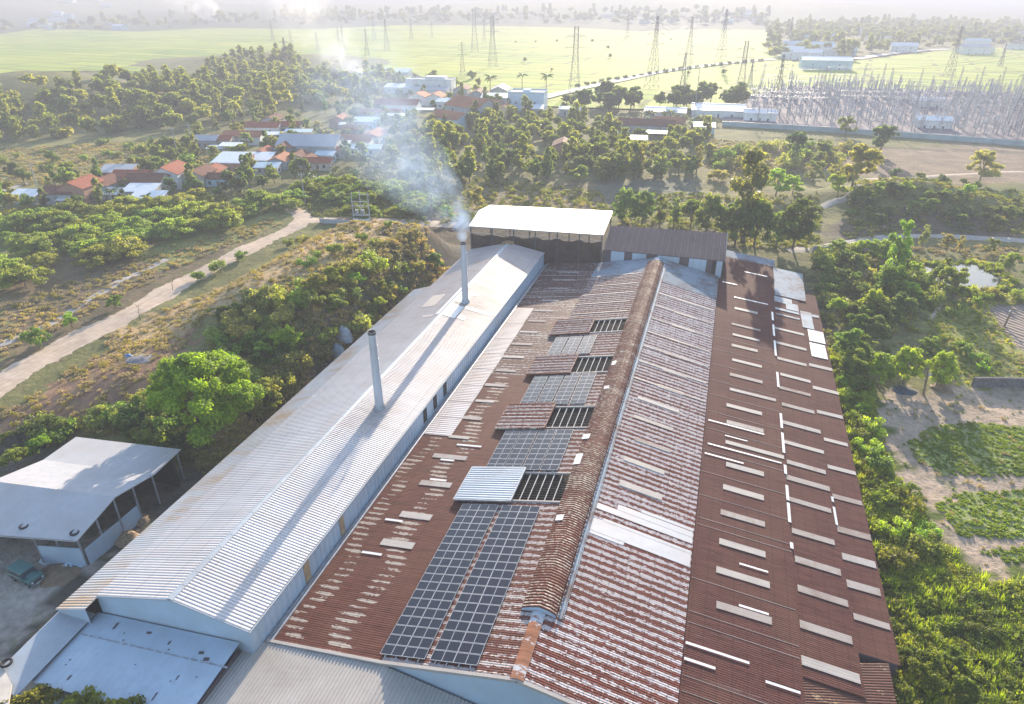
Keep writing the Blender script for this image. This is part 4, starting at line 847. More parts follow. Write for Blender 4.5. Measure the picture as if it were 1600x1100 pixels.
M['green_paint'] = simple('dark_green_car_paint', (.035, .105, .095), .35, .1, .12, 2, .5)
M['roof_paint'] = simple('grey_green_roof_paint', (.06, .16, .15), .4, .1, .1, 2, .5)
def make_car(loc, rz):
    t = thing('jeep', 'old dark green jeep parked on the dirt yard beside the open shed', 'car', loc, rz)
    m = MB()   # body: section outline extruded across, with narrowed shoulders
    side = [(-1.95, .48), (-1.98, .95), (-1.9, 1.12), (.62, 1.15), (1.82, 1.05), (1.98, .9), (1.98, .5)]
    vs = [(x, -.86, z) for x, z in side]+[(x, .86, z) for x, z in side]; k = len(side)
    m.add(vs, [tuple(range(k)), tuple(range(k, 2*k))[::-1]]+[(i, i+k, (i+1) % k+k, (i+1) % k) for i in range(k)]); m.build('body', M['green_paint'], t)
    m = MB(); hd = [(.68, 1.14), (.7, 1.24), (1.7, 1.15), (1.85, 1.06)]
    vs = [(x, -.5, z) for x, z in hd]+[(x, .5, z) for x, z in hd]; m.add(vs, [(0, 1, 2, 3), (7, 6, 5, 4)]+[(i, i+4, (i+1) % 4+4, (i+1) % 4) for i in range(4)]); m.build('bonnet', M['roof_paint'], t)
    for s in (-1, 1):
        m = MB(); m.box(.9, 1.9, s*.5 if s > 0 else -.9, .9 if s > 0 else s*.5, .98, 1.1, taper=.03); m.build('wing', M['roof_paint'], t)
    m = MB(); m.box(-1.9, .62, -.8, .8, 1.13, 1.72, 0, taper=.09); m.build('cabin', M['green_paint'], t)
    m = MB(); m.box(-1.92, .62, -.82, .82, 1.72, 1.80, 0, taper=.05); m.build('roof', M['roof_paint'], t)
    for s in (-1, 1):
        for (x0, x1) in ((-1.72, -.95), (-.87, -.2), (-.1, .45)):
            m = MB(); y = s*.765; m.box(x0, x1, min(y, y+s*.03), max(y, y+s*.03), 1.2, 1.62); m.build('side_window', M['glass'], t)
        m = MB(); y = s*.865; m.box(-1.7, .3, min(y, y+s*.02), max(y, y+s*.02), 1.0, 1.07); m.build('side_stripe', M['cream_wall'], t)
        m = MB(); m.tube([(2.0, s*.6, .85), (2.04, s*.6, .85)], .12, 12); m.build('headlight', M['flash'], t)
        for x in (-1.2, 1.25):
            m = MB(); m.tube([(x, s*.62, .38), (x, s*.88, .38)], .38, 18); wl = m.build('wheel', M['rubber'], t)
            m = MB(); m.tube([(x, s*.87, .38), (x, s*.9, .38)], .19, 12); m.build('hub', M['steel'], wl)
    m = MB(); m.slab((.60, -.7, 1.64), (.6, .7, 1.64), (.68, .72, 1.2), (.68, -.72, 1.2), .02); m.build('windscreen', M['glass'], t)
    m = MB(); m.box(1.98, 2.1, -.85, .85, .42, .56); m.build('bumper', M['steel'], t)
    m = MB(); m.box(2.0, 2.04, -.4, .4, .66, .98); m.build('grille', M['dark_steel'], t)
    m = MB(); m.box(2.1, 2.12, -.22, .22, .42, .55); m.build('number_plate', M['flash'], t)
make_car((-70.2, 39.0, .02), R(-8))
def heap(name, label, cat, px, py, r, h, mat, seed):
    p = at(px, py); rg = rngf(seed); m = MB(); n = 14; rings = 6; vs = [(0, 0, h)]
    for j in range(1, rings+1):
        for i in range(n): a = 6.283*i/n; q = r*j/rings*(1+rg.uniform(-.15, .15)); vs.append((q*math.cos(a), q*math.sin(a)*.8, h*(1-(j/rings)**1.6)*(1+rg.uniform(-.3, .3))-(.1 if j == rings else 0)))
    fs = [(0, 1+i, 1+(i+1) % n) for i in range(n)]+[(1+j*n+i, 1+(j+1)*n+i, 1+(j+1)*n+(i+1) % n, 1+j*n+(i+1) % n) for j in range(rings-1) for i in range(n)]
    m.add(vs, fs); o = m.build(name, mat, smooth=True); o.location = p; return tag(o, label, cat)
heap('tarpaulin', 'crumpled pale tarpaulin over junk against the blue front wall of the open shed', 'tarpaulin', 78, 874, 1.3, .9, M['wall_blue'], 1)
heap('tarpaulin', 'flattened blue-white tarpaulin at the corner of the open shed', 'tarpaulin', 112, 884, 1.9, .5, M['blue_wall'], 2)
heap('scrap_heap', 'brown scrap heap in front of the open shed', 'heap', 95, 897, 2.6, .45, M['wood'], 3)
heap('scrap_heap', 'brown heap of sacks between the open shed and the white warehouse', 'heap', 196, 842, 2.0, .8, simple('brown_sacks', (.26, .18, .11), .9, 0, .35, 3), 4)
heap('scrap_heap', 'sack heap beside the rear post of the open shed', 'heap', 216, 812, 1.5, .7, simple('brown_sacks', (.24, .17, .11), .9, 0, .35, 3), 5)
heap('soil_mound', 'dark soil mound behind bushes at the left edge above the open shed', 'mound', 28, 700, 4, 2.2, simple('dark_soil', (.05, .04, .035), .95), 6)
mb_ = thing('motorbike', 'dark motorbike parked in the shade behind the open shed', 'motorbike', at(272, 752), R(20))
for s in (-.6, .6): m = MB(); m.tube([(s, -.05, .3), (s, .05, .3)], .3, 14); m.build('wheel', M['rubber'], mb_)
m = MB(); m.tube([(-.6, 0, .35), (-.3, 0, .65), (.3, 0, .75), (.6, 0, .35)], [.05, .14, .13, .05], 8); m.build('frame', M['dark_steel'], mb_)
m = MB(); m.box(-.6, .1, -.12, .12, .74, .84, taper=.03); m.build('seat', M['rubber'], mb_)
m = MB(); m.bar((.35, -.3, 1.0), (.35, .3, 1.0), .03); m.bar((.35, 0, 1.0), (.6, 0, .35), .03); m.build('handlebar', M['steel'], mb_)

# ================================================================== HOUSES
M['tile_red'] = rust_mat('red_clay_tiles', base=(.30, .095, .055), pale=(.36, .17, .11), amount=.4, pitch=.6, xs=2, line=False, rough=.85)
M['tile_orange'] = rust_mat('orange_clay_tiles', base=(.36, .15, .08), pale=(.42, .22, .14), amount=.4, pitch=.6, xs=2, line=False, rough=.85)
M['tile_brown'] = rust_mat('brown_clay_tiles', base=(.16, .075, .05), pale=(.24, .13, .09), amount=.4, pitch=.6, xs=2, line=False, rough=.85)
M['tin_white'] = sheet_mat('white_tin_roof', (.72, .73, .74), .5, .1, .1, (.5, .5, .5), xs=1)
M['tin_blue'] = sheet_mat('pale_blue_tin_roof', (.46, .58, .64), .5, .1, .2, (.4, .4, .4), xs=1)
M['tin_grey'] = sheet_mat('grey_tin_roof', (.42, .43, .46), .6, .1, .3, (.3, .28, .27), xs=1)
ROOFS = {'r': 'tile_red', 'o': 'tile_orange', 'b': 'tile_brown', 'w': 'tin_white', 'l': 'tin_blue', 'g': 'tin_grey'}
RN = {'r': 'red tiled', 'o': 'orange tiled', 'b': 'brown tiled', 'w': 'white tin', 'l': 'pale blue tin', 'g': 'grey tin'}
def house(px, py, L, W, deg, roof, wall, label, h=3.0, kind='gable', pitch=.42, group=None, name='house', cat='house'):
    L *= 1.22; W *= 1.18; h *= 1.15; p = at(px, py, h*.8); z = float(H(p.x, p.y)); t = thing(name, label, cat, (p.x, p.y, z), R(deg), group)
    l, ww = L/2, W/2; rz = ww*pitch; rm = M[ROOFS[roof]]; wm = M[wall]
    m = MB()
    if kind == 'gable':
        m.add([(-l, -ww, -.5), (l, -ww, -.5), (l, ww, -.5), (-l, ww, -.5), (-l, -ww, h), (l, -ww, h), (l, ww, h), (-l, ww, h), (-l, 0, h+rz), (l, 0, h+rz)],
              [(0, 1, 5, 4), (2, 3, 7, 6), (1, 2, 6, 9, 5), (3, 0, 4, 8, 7)])
    elif kind == 'mono':
        m.add([(-l, -ww, -.5), (l, -ww, -.5), (l, ww, -.5), (-l, ww, -.5), (-l, -ww, h), (l, -ww, h), (l, ww, h+ww*.3), (-l, ww, h+ww*.3)], [(0, 1, 5, 4), (2, 3, 7, 6), (1, 2, 6, 5), (3, 0, 4, 7)])
    elif kind == 'block': m.box(-l, l, -ww, ww, -.5, h)
    if kind != 'awning': m.build('wall', wm, t)
    m = MB(); e = .45
    if kind == 'gable':
        for s in (-1, 1): m.slab((-l-e, 0, h+rz+.14), (l+e, 0, h+rz+.14), (l+e, s*(ww+e), h-e*pitch+.14), (-l-e, s*(ww+e), h-e*pitch+.14), .16)
        m.box(-l-e, l+e, -.12, .12, h+rz+.1, h+rz+.24)
    elif kind == 'mono': m.slab((-l-e, -ww-e, h-.1), (l+e, -ww-e, h-.1), (l+e, ww+e, h+ww*.3+.2), (-l-e, ww+e, h+ww*.3+.2), .12)
    elif kind == 'awning':
        m.slab((-l, -ww, h-.25), (l, -ww, h-.25), (l, ww, h+.35), (-l, ww, h+.35), .1)
        for x in (-l+.2, 0, l-.2):
            for y in (-ww+.2, ww-.2): q = MB(); q.box(x-.07, x+.07, y-.07, y+.07, -.4, h-.2); q.build('post', M['concrete'], t)
    else:
        m.box(-l-.15, l+.15, -ww-.15, ww+.15, h, h+.18); pr = MB()
        for (a, b, c, d) in ((-l, l, -ww-.05, -ww+.12), (-l, l, ww-.12, ww+.05), (-l-.05, -l+.12, -ww, ww), (l-.12, l+.05, -ww, ww)): pr.box(a, b, c, d, h+.18, h+.8)
        pr.build('parapet', wm, t)
    m.build('roof', rm if kind != 'block' else M['concrete'], t)
    if kind in ('gable', 'mono', 'block'):
        for s in (-1, 1):
            if h > 2.5:
                nf = 2 if h > 5.5 else 1
                for fl in range(nf):
                    for x in (-l*.55, l*.5):
                        z0 = .9+fl*3.2; q = MB(); y = s*ww; q.box(x-.5, x+.5, min(y, y+s*.06), max(y, y+s*.06), z0, z0+1.2); q.build('window', M['glass'], t)
        q = MB(); q.box(-.45, .45, -ww-.06, -ww, 0, 2.1); q.build('door', M['wood'], t)
        q = MB(); x = l+.03; q.box(l, l+.06, -.5, .5, 1.0, 2.0); q.build('window', M['glass'], t)
    return t
HG = 'village houses among the trees left of the factory'
V = [
 (42, 305, 7, 4, 12, 'w', 'grey_wall', 'leftmost low house of the village, white roof edge half hidden by a bush', 2.4, 'mono'),
 (98, 302, 8, 6, 12, 'b', 'grey_wall', 'brown roofed house left of the tall red roofed one', 3.0, 'gable'),
 (108, 312, 6, 3, 12, 'w', 'grey_wall', 'white lean-to roof below the leftmost brown roof', 2.0, 'awning'),
 (127, 293, 9, 7.5, 102, 'r', 'brick_wall', 'tall red roofed house, highest of the left row', 4.4, 'gable'),
 (163, 289, 8, 7, 100, 'b', 'grey_wall', 'brown roofed house right of the tall red roofed one', 3.2, 'gable'),
 (172, 302, 8, 4, 12, 'g', 'grey_wall', 'low grey-walled annex between two brown roofs', 2.4, 'mono'),
 (207, 278, 9, 8, 14, 'r', 'grey_wall', 'red-brown roofed house behind the white tin roofs', 3.6, 'gable'),
 (232, 283, 10, 8, 14, 'b', 'grey_wall', 'dark brown roof left of the steep orange-red one', 3.8, 'gable'),
 (222, 298, 8, 5, 16, 'w', 'grey_wall', 'upper of two white tin roofs in the left row', 3.0, 'mono'),
 (233, 309, 8, 4.5, 16, 'w', 'grey_wall', 'lower white tin roof in the left row, beside banana plants', 2.4, 'mono'),
 (268, 270, 10, 8.5, 105, 'r', 'white_wall', 'steep orange-red roofed house with a whitish gable facing left', 4.6, 'gable'),
 (312, 273, 8, 6.5, 100, 'b', 'cream_wall', 'house showing a bare cream gable wall', 3.6, 'gable'),
 (332, 268, 7, 6, 105, 'r', 'grey_wall', 'red roof just right of the cream gable', 3.0, 'gable'),
 (365, 252, 10, 9, 12, 'w', 'brick_wall', 'brick walled house under a wide white flat roof', 3.6, 'mono'),
 (398, 249, 11, 7, 15, 'w', 'grey_wall', 'wide white tin roof beside the brick walled house', 3.0, 'mono'),
 (418, 262, 7, 4, 15, 'l', 'grey_wall', 'small pale tin roof below the wide white ones', 2.4, 'mono'),
 (338, 232, 6, 4, 14, 'l', 'grey_wall', 'small pale blue awning beside the white one', 2.8, 'awning'),
 (361, 229, 7.5, 4.5, 14, 'w', 'grey_wall', 'white awning on posts in the middle of the village', 3.4, 'awning'),
 (325, 220, 8, 6, 15, 'g', 'grey_wall', 'grey roof at the left end of the second row', 3.0, 'gable'),
 (347, 219, 8, 6, 15, 'r', 'cream_wall', 'red roof behind the small awnings', 3.0, 'gable'),
 (382, 213, 14, 7, 15, 'o', 'white_wall', 'long orange roof of the second row', 3.2, 'gable'),
 (427, 188, 9, 7, 100, 'b', 'grey_wall', 'grey gable house under dark trees', 3.6, 'gable'),
 (413, 199, 13, 7, 15, 'r', 'white_wall', 'long red roof left of the blue tin awning', 3.0, 'gable'),
 (424, 210, 9, 4, 15, 'w', 'grey_wall', 'white awning in front of the long red roof', 2.6, 'awning'),
 (455, 197, 8, 6, 15, 'r', 'grey_wall', 'short red roof behind the blue tin awning', 3.0, 'gable'),
 (467, 206, 11, 4.5, 14, 'l', 'grey_wall', 'pale blue tin awning of the second row', 2.8, 'awning'),
 (413, 240, 8, 6.5, 105, 'r', 'grey_wall', 'red roof right of the wide white tin roofs', 3.2, 'gable'),
 (446, 232, 7, 7, 105, 'b', 'grey_wall', 'dark red roof left of the large grey one', 4.2, 'gable'),
 (439, 251, 9, 6, 105, 'o', 'grey_wall', 'orange roof below the dark red one', 2.8, 'gable'),
 (466, 245, 7, 5, 100, 'b', 'grey_wall', 'small brown roof at the foot of the large grey one', 3.2, 'gable'),
 (482, 250, 6, 5, 100, 'b', 'grey_wall', 'narrow brown roof right of the small brown one', 2.8, 'gable'),
 (499, 254, 8, 5, 15, 'r', 'cream_wall', 'low red roof nearest the banana clump', 2.6, 'gable'),
 (487, 226, 20, 13, 12, 'g', 'grey_wall', 'largest grey metal roof of the village', 4.6, 'gable'),
 (518, 230, 12, 6, 15, 'w', 'grey_wall', 'white tin roof right of the large grey one', 3.4, 'mono'),
 (521, 236, 7, 4, 15, 'o', 'grey_wall', 'small orange roof between white tin sheets', 3.0, 'gable'),
 (508, 243, 6, 3.6, 10, 'l', 'blue_wall', 'small pale blue box house below the small orange roof', 2.6, 'mono'),
 (543, 221, 18, 8, 12, 'o', 'white_wall', 'longest orange roof, half veiled by the chimney smoke', 3.6, 'gable'),
 (568, 233, 12, 4, 12, 'l', 'white_wall', 'pale tin roof veiled by smoke right of the longest orange roof', 2.6, 'mono'),
 (532, 187, 9, 7, 100, 'o', 'brick_wall', 'orange roof with white lean-to behind the trees', 3.2, 'gable'),
 (545, 195, 8, 3.5, 12, 'w', 'grey_wall', 'white lean-to in front of the tree-framed orange roof', 2.4, 'awning'),
 (572, 191, 10, 6, 12, 'l', 'blue_wall', 'pale turquoise house in the smoke', 3.6, 'mono'),
 (556, 203, 9, 6, 12, 'o', 'grey_wall', 'orange roof in the smoke in front of the turquoise house', 3.0, 'gable'),
 (585, 212, 12, 7, 100, 'o', 'white_wall', 'orange roof with white verge at the right side of the smoke', 3.4, 'gable'),
 (578, 177, 12, 6, 12, 'o', 'grey_wall', 'orange roof straight above the turquoise house', 3.0, 'gable'),
 (622, 164, 20, 9, 10, 'r', 'white_wall', 'long red roof over a long white wall in the upper village', 4.0, 'gable'),
 (606, 177, 12, 6, 10, 'o', 'white_wall', 'orange roof below the long white wall', 3.2, 'gable'),
 (620, 181, 14, 4, 10, 'w', 'grey_wall', 'white awning strip below the long white wall', 3.0, 'awning'),
 (655, 152, 12, 9, 100, 'o', 'white_wall', 'left of two twin orange gables in the upper village', 4.2, 'gable'),
 (682, 153, 12, 9, 100, 'o', 'white_wall', 'right of two twin orange gables in the upper village', 4.2, 'gable'),
 (670, 141, 22, 6, 8, 'g', 'white_wall', 'flat grey roof strip below the white two storey house', 3.4, 'mono'),
 (697, 160, 9, 6, 12, 'l', 'white_wall', 'little pale house right of the twin orange gables', 3.4, 'mono'),
 (662, 172, 10, 4, 12, 'w', 'grey_wall', 'white tin strip below the twin orange gables', 2.6, 'awning'),
 (706, 185, 16, 10, 155, 'o', 'blue_wall', 'orange roof sloping over a bluish wall near the tree belt', 4.2, 'gable'),
 (738, 168, 20, 15, 155, 'o', 'grey_wall', 'big house with grey two storey wall and orange roof', 6.0, 'gable'),
 (768, 165, 12, 9, 155, 'o', 'cream_wall', 'orange roof right of the big grey walled house', 3.6, 'gable'),
 (748, 147, 14, 9, 100, 'b', 'grey_wall', 'brownish roof with a bright verge in the far right of the village', 3.6, 'gable'),
 (775, 153, 14, 8, 10, 'w', 'grey_wall', 'white edged low roof next to the pale blue block house', 3.4, 'mono'),
 (782, 141, 14, 9, 100, 'g', 'grey_wall', 'grey gable left of the pale blue block house', 4.4, 'gable'),
 (722, 140, 12, 8, 100, 'b', 'grey_wall', 'dull brown roof near the left coconut palm', 3.4, 'gable'),
 (790, 171, 10, 7, 100, 'o', 'cream_wall', 'orange roof at the right edge of the village beside dark trees', 3.2, 'gable'),
 (835, 170, 8, 6, 12, 'w', 'grey_wall', 'small white roof below the pale blue block house', 3.0, 'mono'),
 (611, 113, 26, 10, 5, 'l', 'white_wall', 'pale roof behind the field smoke', 3.6, 'mono'),
 (622, 137, 14, 8, 8, 'w', 'white_wall', 'white roof right of the field smoke', 3.2, 'mono'),
 (184, 267, 9, 6, 20, 'g', 'brick_wall', 'isolated low grey roof with red brick wall in the clearing', 2.6, 'mono'),
 (346, 279, 9, 5, 12, 'b', 'blue_wall', 'low house with a blue wall hidden among the trees', 2.6, 'gable'),
 (1010, 196, 22, 9, 5, 'b', 'grey_wall', 'long brown roof among trees behind the factory', 3.4, 'gable'),
 (1045, 192, 12, 8, 5, 'o', 'cream_wall', 'dull orange roof right of the long brown one', 3.4, 'gable'),
 (1020, 208, 12, 4, 5, 'l', 'grey_wall', 'pale tin strip in front of the long brown roof', 2.6, 'awning'),
 (880, 228, 9, 7, 100, 'b', 'brick_wall', 'brick house half buried in trees behind the canopy', 4.0, 'gable'),
 (895, 172, 12, 4, 5, 'l', 'grey_wall', 'pale roof at the foot of the double pylon', 3.4, 'mono'),
 (1100, 198, 8, 5, 5, 'l', 'blue_wall', 'small turquoise hut by the substation wall', 3.0, 'mono'),
 (995, 219, 7, 4, 10, 'w', 'white_wall', 'small bright white roof in the tree belt', 2.6, 'mono'),
]
for v in V: house(*v[:8], h=v[8], kind=v[9], group=None)
bh = house(673, 128, 26, 12, 8, 'w', 'white_wall', 'white two storey house with a roof terrace, largest in the upper village', 7.2, 'block')
m = MB(); m.box(-3, 11, -4, 4, 7.4, 10.4); m.build('roof_room', M['white_wall'], bh)
bh = house(825, 149, 17, 13, 6, 'w', 'blue_wall', 'pale blue block house with white parapet by the rice field', 8.5, 'block')
m = MB(); m.box(-2.5, 1.5, -3, 3, 8.7, 11.2); m.build('stair_room', M['blue_wall'], bh)
house(1040, 174, 18, 12, 2, 'w', 'white_wall', 'left white roofed warehouse beside the substation', 2.8, 'gable', .22, None, 'storage_hall', 'warehouse')
house(1122, 171, 23, 17, 4, 'w', 'white_wall', 'right, larger white roofed warehouse beside the substation', 3.4, 'gable', .22, None, 'storage_hall', 'warehouse')
house(1290, 96, 34, 20, 2, 'l', 'blue_wall', 'far blue walled hall beyond the substation', 7.0, 'gable', .22, None, 'storage_hall', 'warehouse')
rng = random.Random(12)
for i in range(46):      # dots of the far settlement
    a, b = rng.choice([((1215, 1600), (52, 78)), ((1215, 1600), (44, 66)), ((20, 200), (22, 42)), ((940, 1190), (26, 38)), ((1215, 1330), (70, 92))])
    px, py = rng.uniform(*a), rng.uniform(*b); house(px, py, rng.uniform(14, 26), rng.uniform(9, 14), rng.uniform(-10, 20), rng.choice('wwlg'), rng.choice(['white_wall', 'blue_wall', 'white_wall']),
        'pale far-off house in the hazy settlement beyond the rice fields', rng.uniform(4, 8), rng.choice(['gable', 'block']), group='hazy far settlement houses')

# ================================================================== PYLONS
def pylon_mesh(h, b, top, wd, arms, tk):
    body = MB(); lv = 9; zs = [h*(1-(1-i/lv)**1.25) for i in range(lv+1)]
    def hw(z):
        k = h*.62; return b+(wd-b)*min(1, z/k) if z < k else wd+(top-wd)*(z-k)/(h-k)
    cs = [(-1, -1), (1, -1), (1, 1), (-1, 1)]
    for i in range(lv):
        z0, z1 = zs[i], zs[i+1]; a, c = hw(z0), hw(z1)
        for k in range(4):
            p, q = cs[k], cs[(k+1) % 4]
            body.bar((p[0]*a, p[1]*a, z0), (p[0]*c, p[1]*c, z1), tk)
            body.bar((p[0]*a, p[1]*a, z0), (q[0]*c, q[1]*c, z1), tk*.6); body.bar((q[0]*a, q[1]*a, z0), (p[0]*c, p[1]*c, z1), tk*.6)
            body.bar((p[0]*c, p[1]*c, z1), (q[0]*c, q[1]*c, z1), tk*.6)
    am = []
    for z, L in arms:
        m = MB(); c = hw(z)
        for s in (-1, 1):
            m.bar((s*c, -c, z), (s*L, 0, z+.1), tk*.8); m.bar((s*c, c, z), (s*L, 0, z+.1), tk*.8); m.bar((s*c, 0, z+h*.035), (s*L, 0, z+.1), tk*.8); m.bar((s*L, 0, z+.1), (s*L, 0, z-h*.04), tk*.7)
        am.append(m)
    ft = MB()
    for p in cs: ft.box(p[0]*b-.5, p[0]*b+.5, p[1]*b-.5, p[1]*b+.5, -.4, .5)
    return body, am, ft
def make_pylon(h, b, kind, label, loc, rz, group=None):
    t = thing('pylon', label, 'pylon', loc, rz, group); tk = .17
    arms = [(h*.62, h*.15), (h*.76, h*.13), (h*.9, h*.10)] if kind == 's' else [(h*.97, h*.16)] if kind == 'p' else [(h*.7, h*.17), (h*.86, h*.15)]
    if kind == 'd':
        bd, am, ft = pylon_mesh(h, b, h*.03, h*.035, arms, tk)
    else: bd, am, ft = pylon_mesh(h, b, h*.012, h*.028, arms, tk)
    bd.build('lattice_body', M['pyl'], t)
    for m in am: m.build('cross_arm', M['pyl'], t)
    ft.build('footing', M['concrete'], t); return t
M['pyl'] = simple('weathered_lattice_steel', (.12, .12, .14), .7, .2)
PYL = [(-321.1, 479.2, 31, 's', 'slim dark pylon standing in the woods at the left', None), (-214.8, 568.6, 25, 's', 'small pylon at the near edge of the rice field', None), (-213.6, 644.3, 42, 'd', 'tall pylon in the open rice field above the white two storey house', None),
 (-289, 806.9, 45, 'd', 'pylon behind and left of the tall one in the open rice field', None), (-100.9, 476.5, 41, 'd', 'pylon at the start of the rice field road, beside the pale blue block house', None), (-55.3, 526.8, 46, 's', 'wide-legged pylon straddling the rice field road', None),
 (-28.7, 445.9, 29, 'p', 'short double-post pylon right of the wide-legged one', None), (-42.2, 696.2, 41, 's', 'thin pylon behind the rice field road', None), (-14.4, 738.3, 47, 's', 'far pylon left of the substation, topmost in the picture centre right', None), (5.1, 501.9, 33, 'd', 'double pylon at the left corner of the substation', None),
 (11.8, 559.1, 17, 's', 'small mast just right of the substation corner pylon', None), (24.9, 435.8, 30, 's', 'pylon inside the left part of the substation', None), (130.2, 385.7, 43, 's', 'pylon at the right edge of the picture by the substation wall', None), (167.3, 674.1, 37, 's', 'pylon behind the right half of the substation', None), (233, 779.6, 20, 's', 'farther pylon at the right behind the substation', None)]
PYL += [(x, y, h, 's', 'faint distant pylon in the rice plain', 'faint distant pylons in the rice plain') for x, y, h in [(-394.4, 795.6, 34), (-492.4, 955.5, 33), (-381.9, 722, 27), (-443.4, 780.8, 28), (-493.1, 858.2, 23), (-461.7, 754.6, 21), (-461, 1012.4, 28), (-444.8, 1051.2, 24), (-531.8, 809.8, 20), (-640, 930, 26), (-330, 960, 26), (-160, 1120, 34), (-390, 1180, 30), (60, 1000, 34), (330, 980, 34)]]
for i, (x, y, h, k, lab, g) in enumerate(PYL): make_pylon(h, h*.085, k, lab, (x, y, float(H(x, y))+.3), R(10+13*(i % 3)), g)
# wires
def wire(a, b, sag, label):
    pts = []; a = Vector(a); b = Vector(b)
    for i in range(15): t = i/14; p = a.lerp(b, t); p.z -= sag*4*t*(1-t); pts.append(p)
    m = MB(); m.tube(pts, .05, 4, 0, False); return tag(m.build('power_line', M['dark_steel']), label, 'power line', 'thin power lines strung between pylons')
for (a, b) in [(4, 5), (5, 7), (2, 3), (9, 5), (9, 11), (11, 12), (13, 12)]:
    for s in (-4, 4):
        A_, B_ = PYL[a], PYL[b]; wire((A_[0]+s, A_[1], A_[2]*.86), (B_[0]+s, B_[1], B_[2]*.86), 5, 'thin power line strung high between lattice pylons')

# ================================================================== SUBSTATION
def gantry(x, y, w_, h, n, label, rz=0):
    t = thing('gantry', label, 'gantry', (x, y, .9), rz, 'steel gantries over the substation'); k = n-1
    for i in range(n):
        m = MB(); px = -w_/2+w_*i/k
        for (sx, sy) in ((-.5, -.5), (.5, -.5), (.5, .5), (-.5, .5)): m.bar((px+sx*1.3, sy*1.3, 0), (px+sx*.5, sy*.5, h+3), .12)
        for j in range(8):
            z0, z1 = h*j/8, h*(j+1)/8; f = 1.3-.8*j/8; m.bar((px-.5*f, -.5*f, z0), (px+.5*f, -.5*f, z1), .08); m.bar((px+.5*f, .5*f, z0), (px-.5*f, .5*f, z1), .08)
        m.build('column', M['steel'], t)
    m = MB()
    for (sy, sz) in ((-.4, 0), (.4, 0), (0, .8)): m.bar((-w_/2, sy, h-.4+sz), (w_/2, sy, h-.4+sz), .12)
    q = int(w_/2)
    for j in range(q): x0 = -w_/2+w_*j/q; x1 = -w_/2+w_*(j+1)/q; m.bar((x0, -.4, h-.4), (x1, 0, h+.4), .08); m.bar((x0, .4, h-.4), (x1, -.4, h-.4), .08)
    m.build('beam', M['steel'], t)
gl = ['left', 'left centre', 'centre', 'right centre', 'right']
for r, (yy, hh) in enumerate([(545, 13), (505, 12), (470, 13), (430, 11), (400, 12)]):
    for c in range(4):
        gantry(38+c*40+r*-2, yy-c*3, 36, hh+(c % 2)*2, 4 if c % 2 else 3, f"steel gantry in the {['rearmost', 'second rear', 'middle', 'second front', 'front'][r]} row of the substation, {['leftmost', 'second from left', 'second from right', 'rightmost'][c]}", R(2))
M['porcelain'] = simple('grey_porcelain', (.42, .4, .42), .5, 0, .2)
M['pale_wall'] = simple('faded_blue_wall', (.30, .37, .39), .9, 0, .2, .3)
def make_post():
    t = thing('switch_post', 'slim grey post with white insulators, one of the dense rows in the substation', 'insulator post', (20, 390, .9), 0, 'insulator posts in rows in the substation')
    m = MB(); m.box(-.18, .18, -.18, .18, 0, 3.4, taper=.04); m.box(-1.7, 1.7, -.12, .12, 3.4, 3.65); m.build('column', M['steel'], t)
    for x in (-1.5, 0, 1.5):
        m = MB(); m.tube([(x, 0, 3.65+.2*k) for k in range(11)], [.12+.1*(k % 2) for k in range(11)], 7); m.build('insulator', M['porcelain'], t)
    return t
sp0 = make_post(); rng = random.Random(4); k = 0
spare = []
for r in range(24):
    for c in range(31):
        x = 14+c*6.0+rng.uniform(-1.6, 1.6); y = 379+r*7.6+rng.uniform(-1.5, 1.5)
        if not inpoly(np.array([x]), np.array([y]), yard)[0] or rng.random() < .12: continue
        if k == 0: sp0.location = (x, y, .9)
        elif k < 285: copy_thing(sp0, (x, y, .9), R(rng.choice([2, 92])), rng.uniform(.75, 1.5))
        else: spare.append((x, y, .9))
        k += 1
q = MB(); q.box(-.18, .18, -.18, .18, 0, 3.4, 0, taper=.04); q.box(-1.7, 1.7, -.12, .12, 3.4, 3.65, 0)
for x in (-1.5, 0, 1.5): q.tube([(x, 0, 3.65+.2*i) for i in range(11)], [.12+.1*(i % 2) for i in range(11)], 6, 1)
q.box(-.7, .7, -.5, .5, 0, 1.2, 0); o = q.build('far_post', [M['steel'], M['porcelain']]); fpm = o.data; bpy.data.objects.remove(o)
stuff('substation_equipment', 'dense grey and white switchgear filling the rear of the substation', spare, [rng.uniform(.8, 1.6) for _ in spare], [fpm], 9)
for px, py, lab in ((1450, 158, 'rear control hut'), (1457, 189, 'front control hut'), (1187, 178, 'control hut at the left end')):
    house(px, py, 13, 8, 4, 'w', 'white_wall', f'{lab} with pale walls inside the substation', 4.0, 'gable', .3, None, 'control_hut', 'hut')
pw = thing('perimeter_wall', 'long pale blue wall along the front of the substation', 'wall', tuple(at(1300, 205)))
W0 = [at(*p) for p in ((1128, 197), (1200, 201), (1300, 207), (1400, 214), (1500, 221), (1640, 232))]
m = MB()
for a, b in zip(W0[:-1], W0[1:]):
    d = (b-a).normalized(); s = Vector((-d.y, d.x, 0))*.15; m.add([a-s, b-s, b+s, a+s]+[v+Vector((0, 0, 2.3)) for v in (a-s, b-s, b+s, a+s)], [(0, 1, 5, 4), (2, 3, 7, 6), (4, 5, 6, 7), (1, 2, 6, 5), (3, 0, 4, 7)])
m.build('panel', M['pale_wall'], pw, local=False)
m = MB()
for a, b in zip(W0[:-1], W0[1:]): m.bar(a+Vector((0, 0, 2.4)), b+Vector((0, 0, 2.4)), .18)
m.build('coping', M['flash'], pw, local=False)

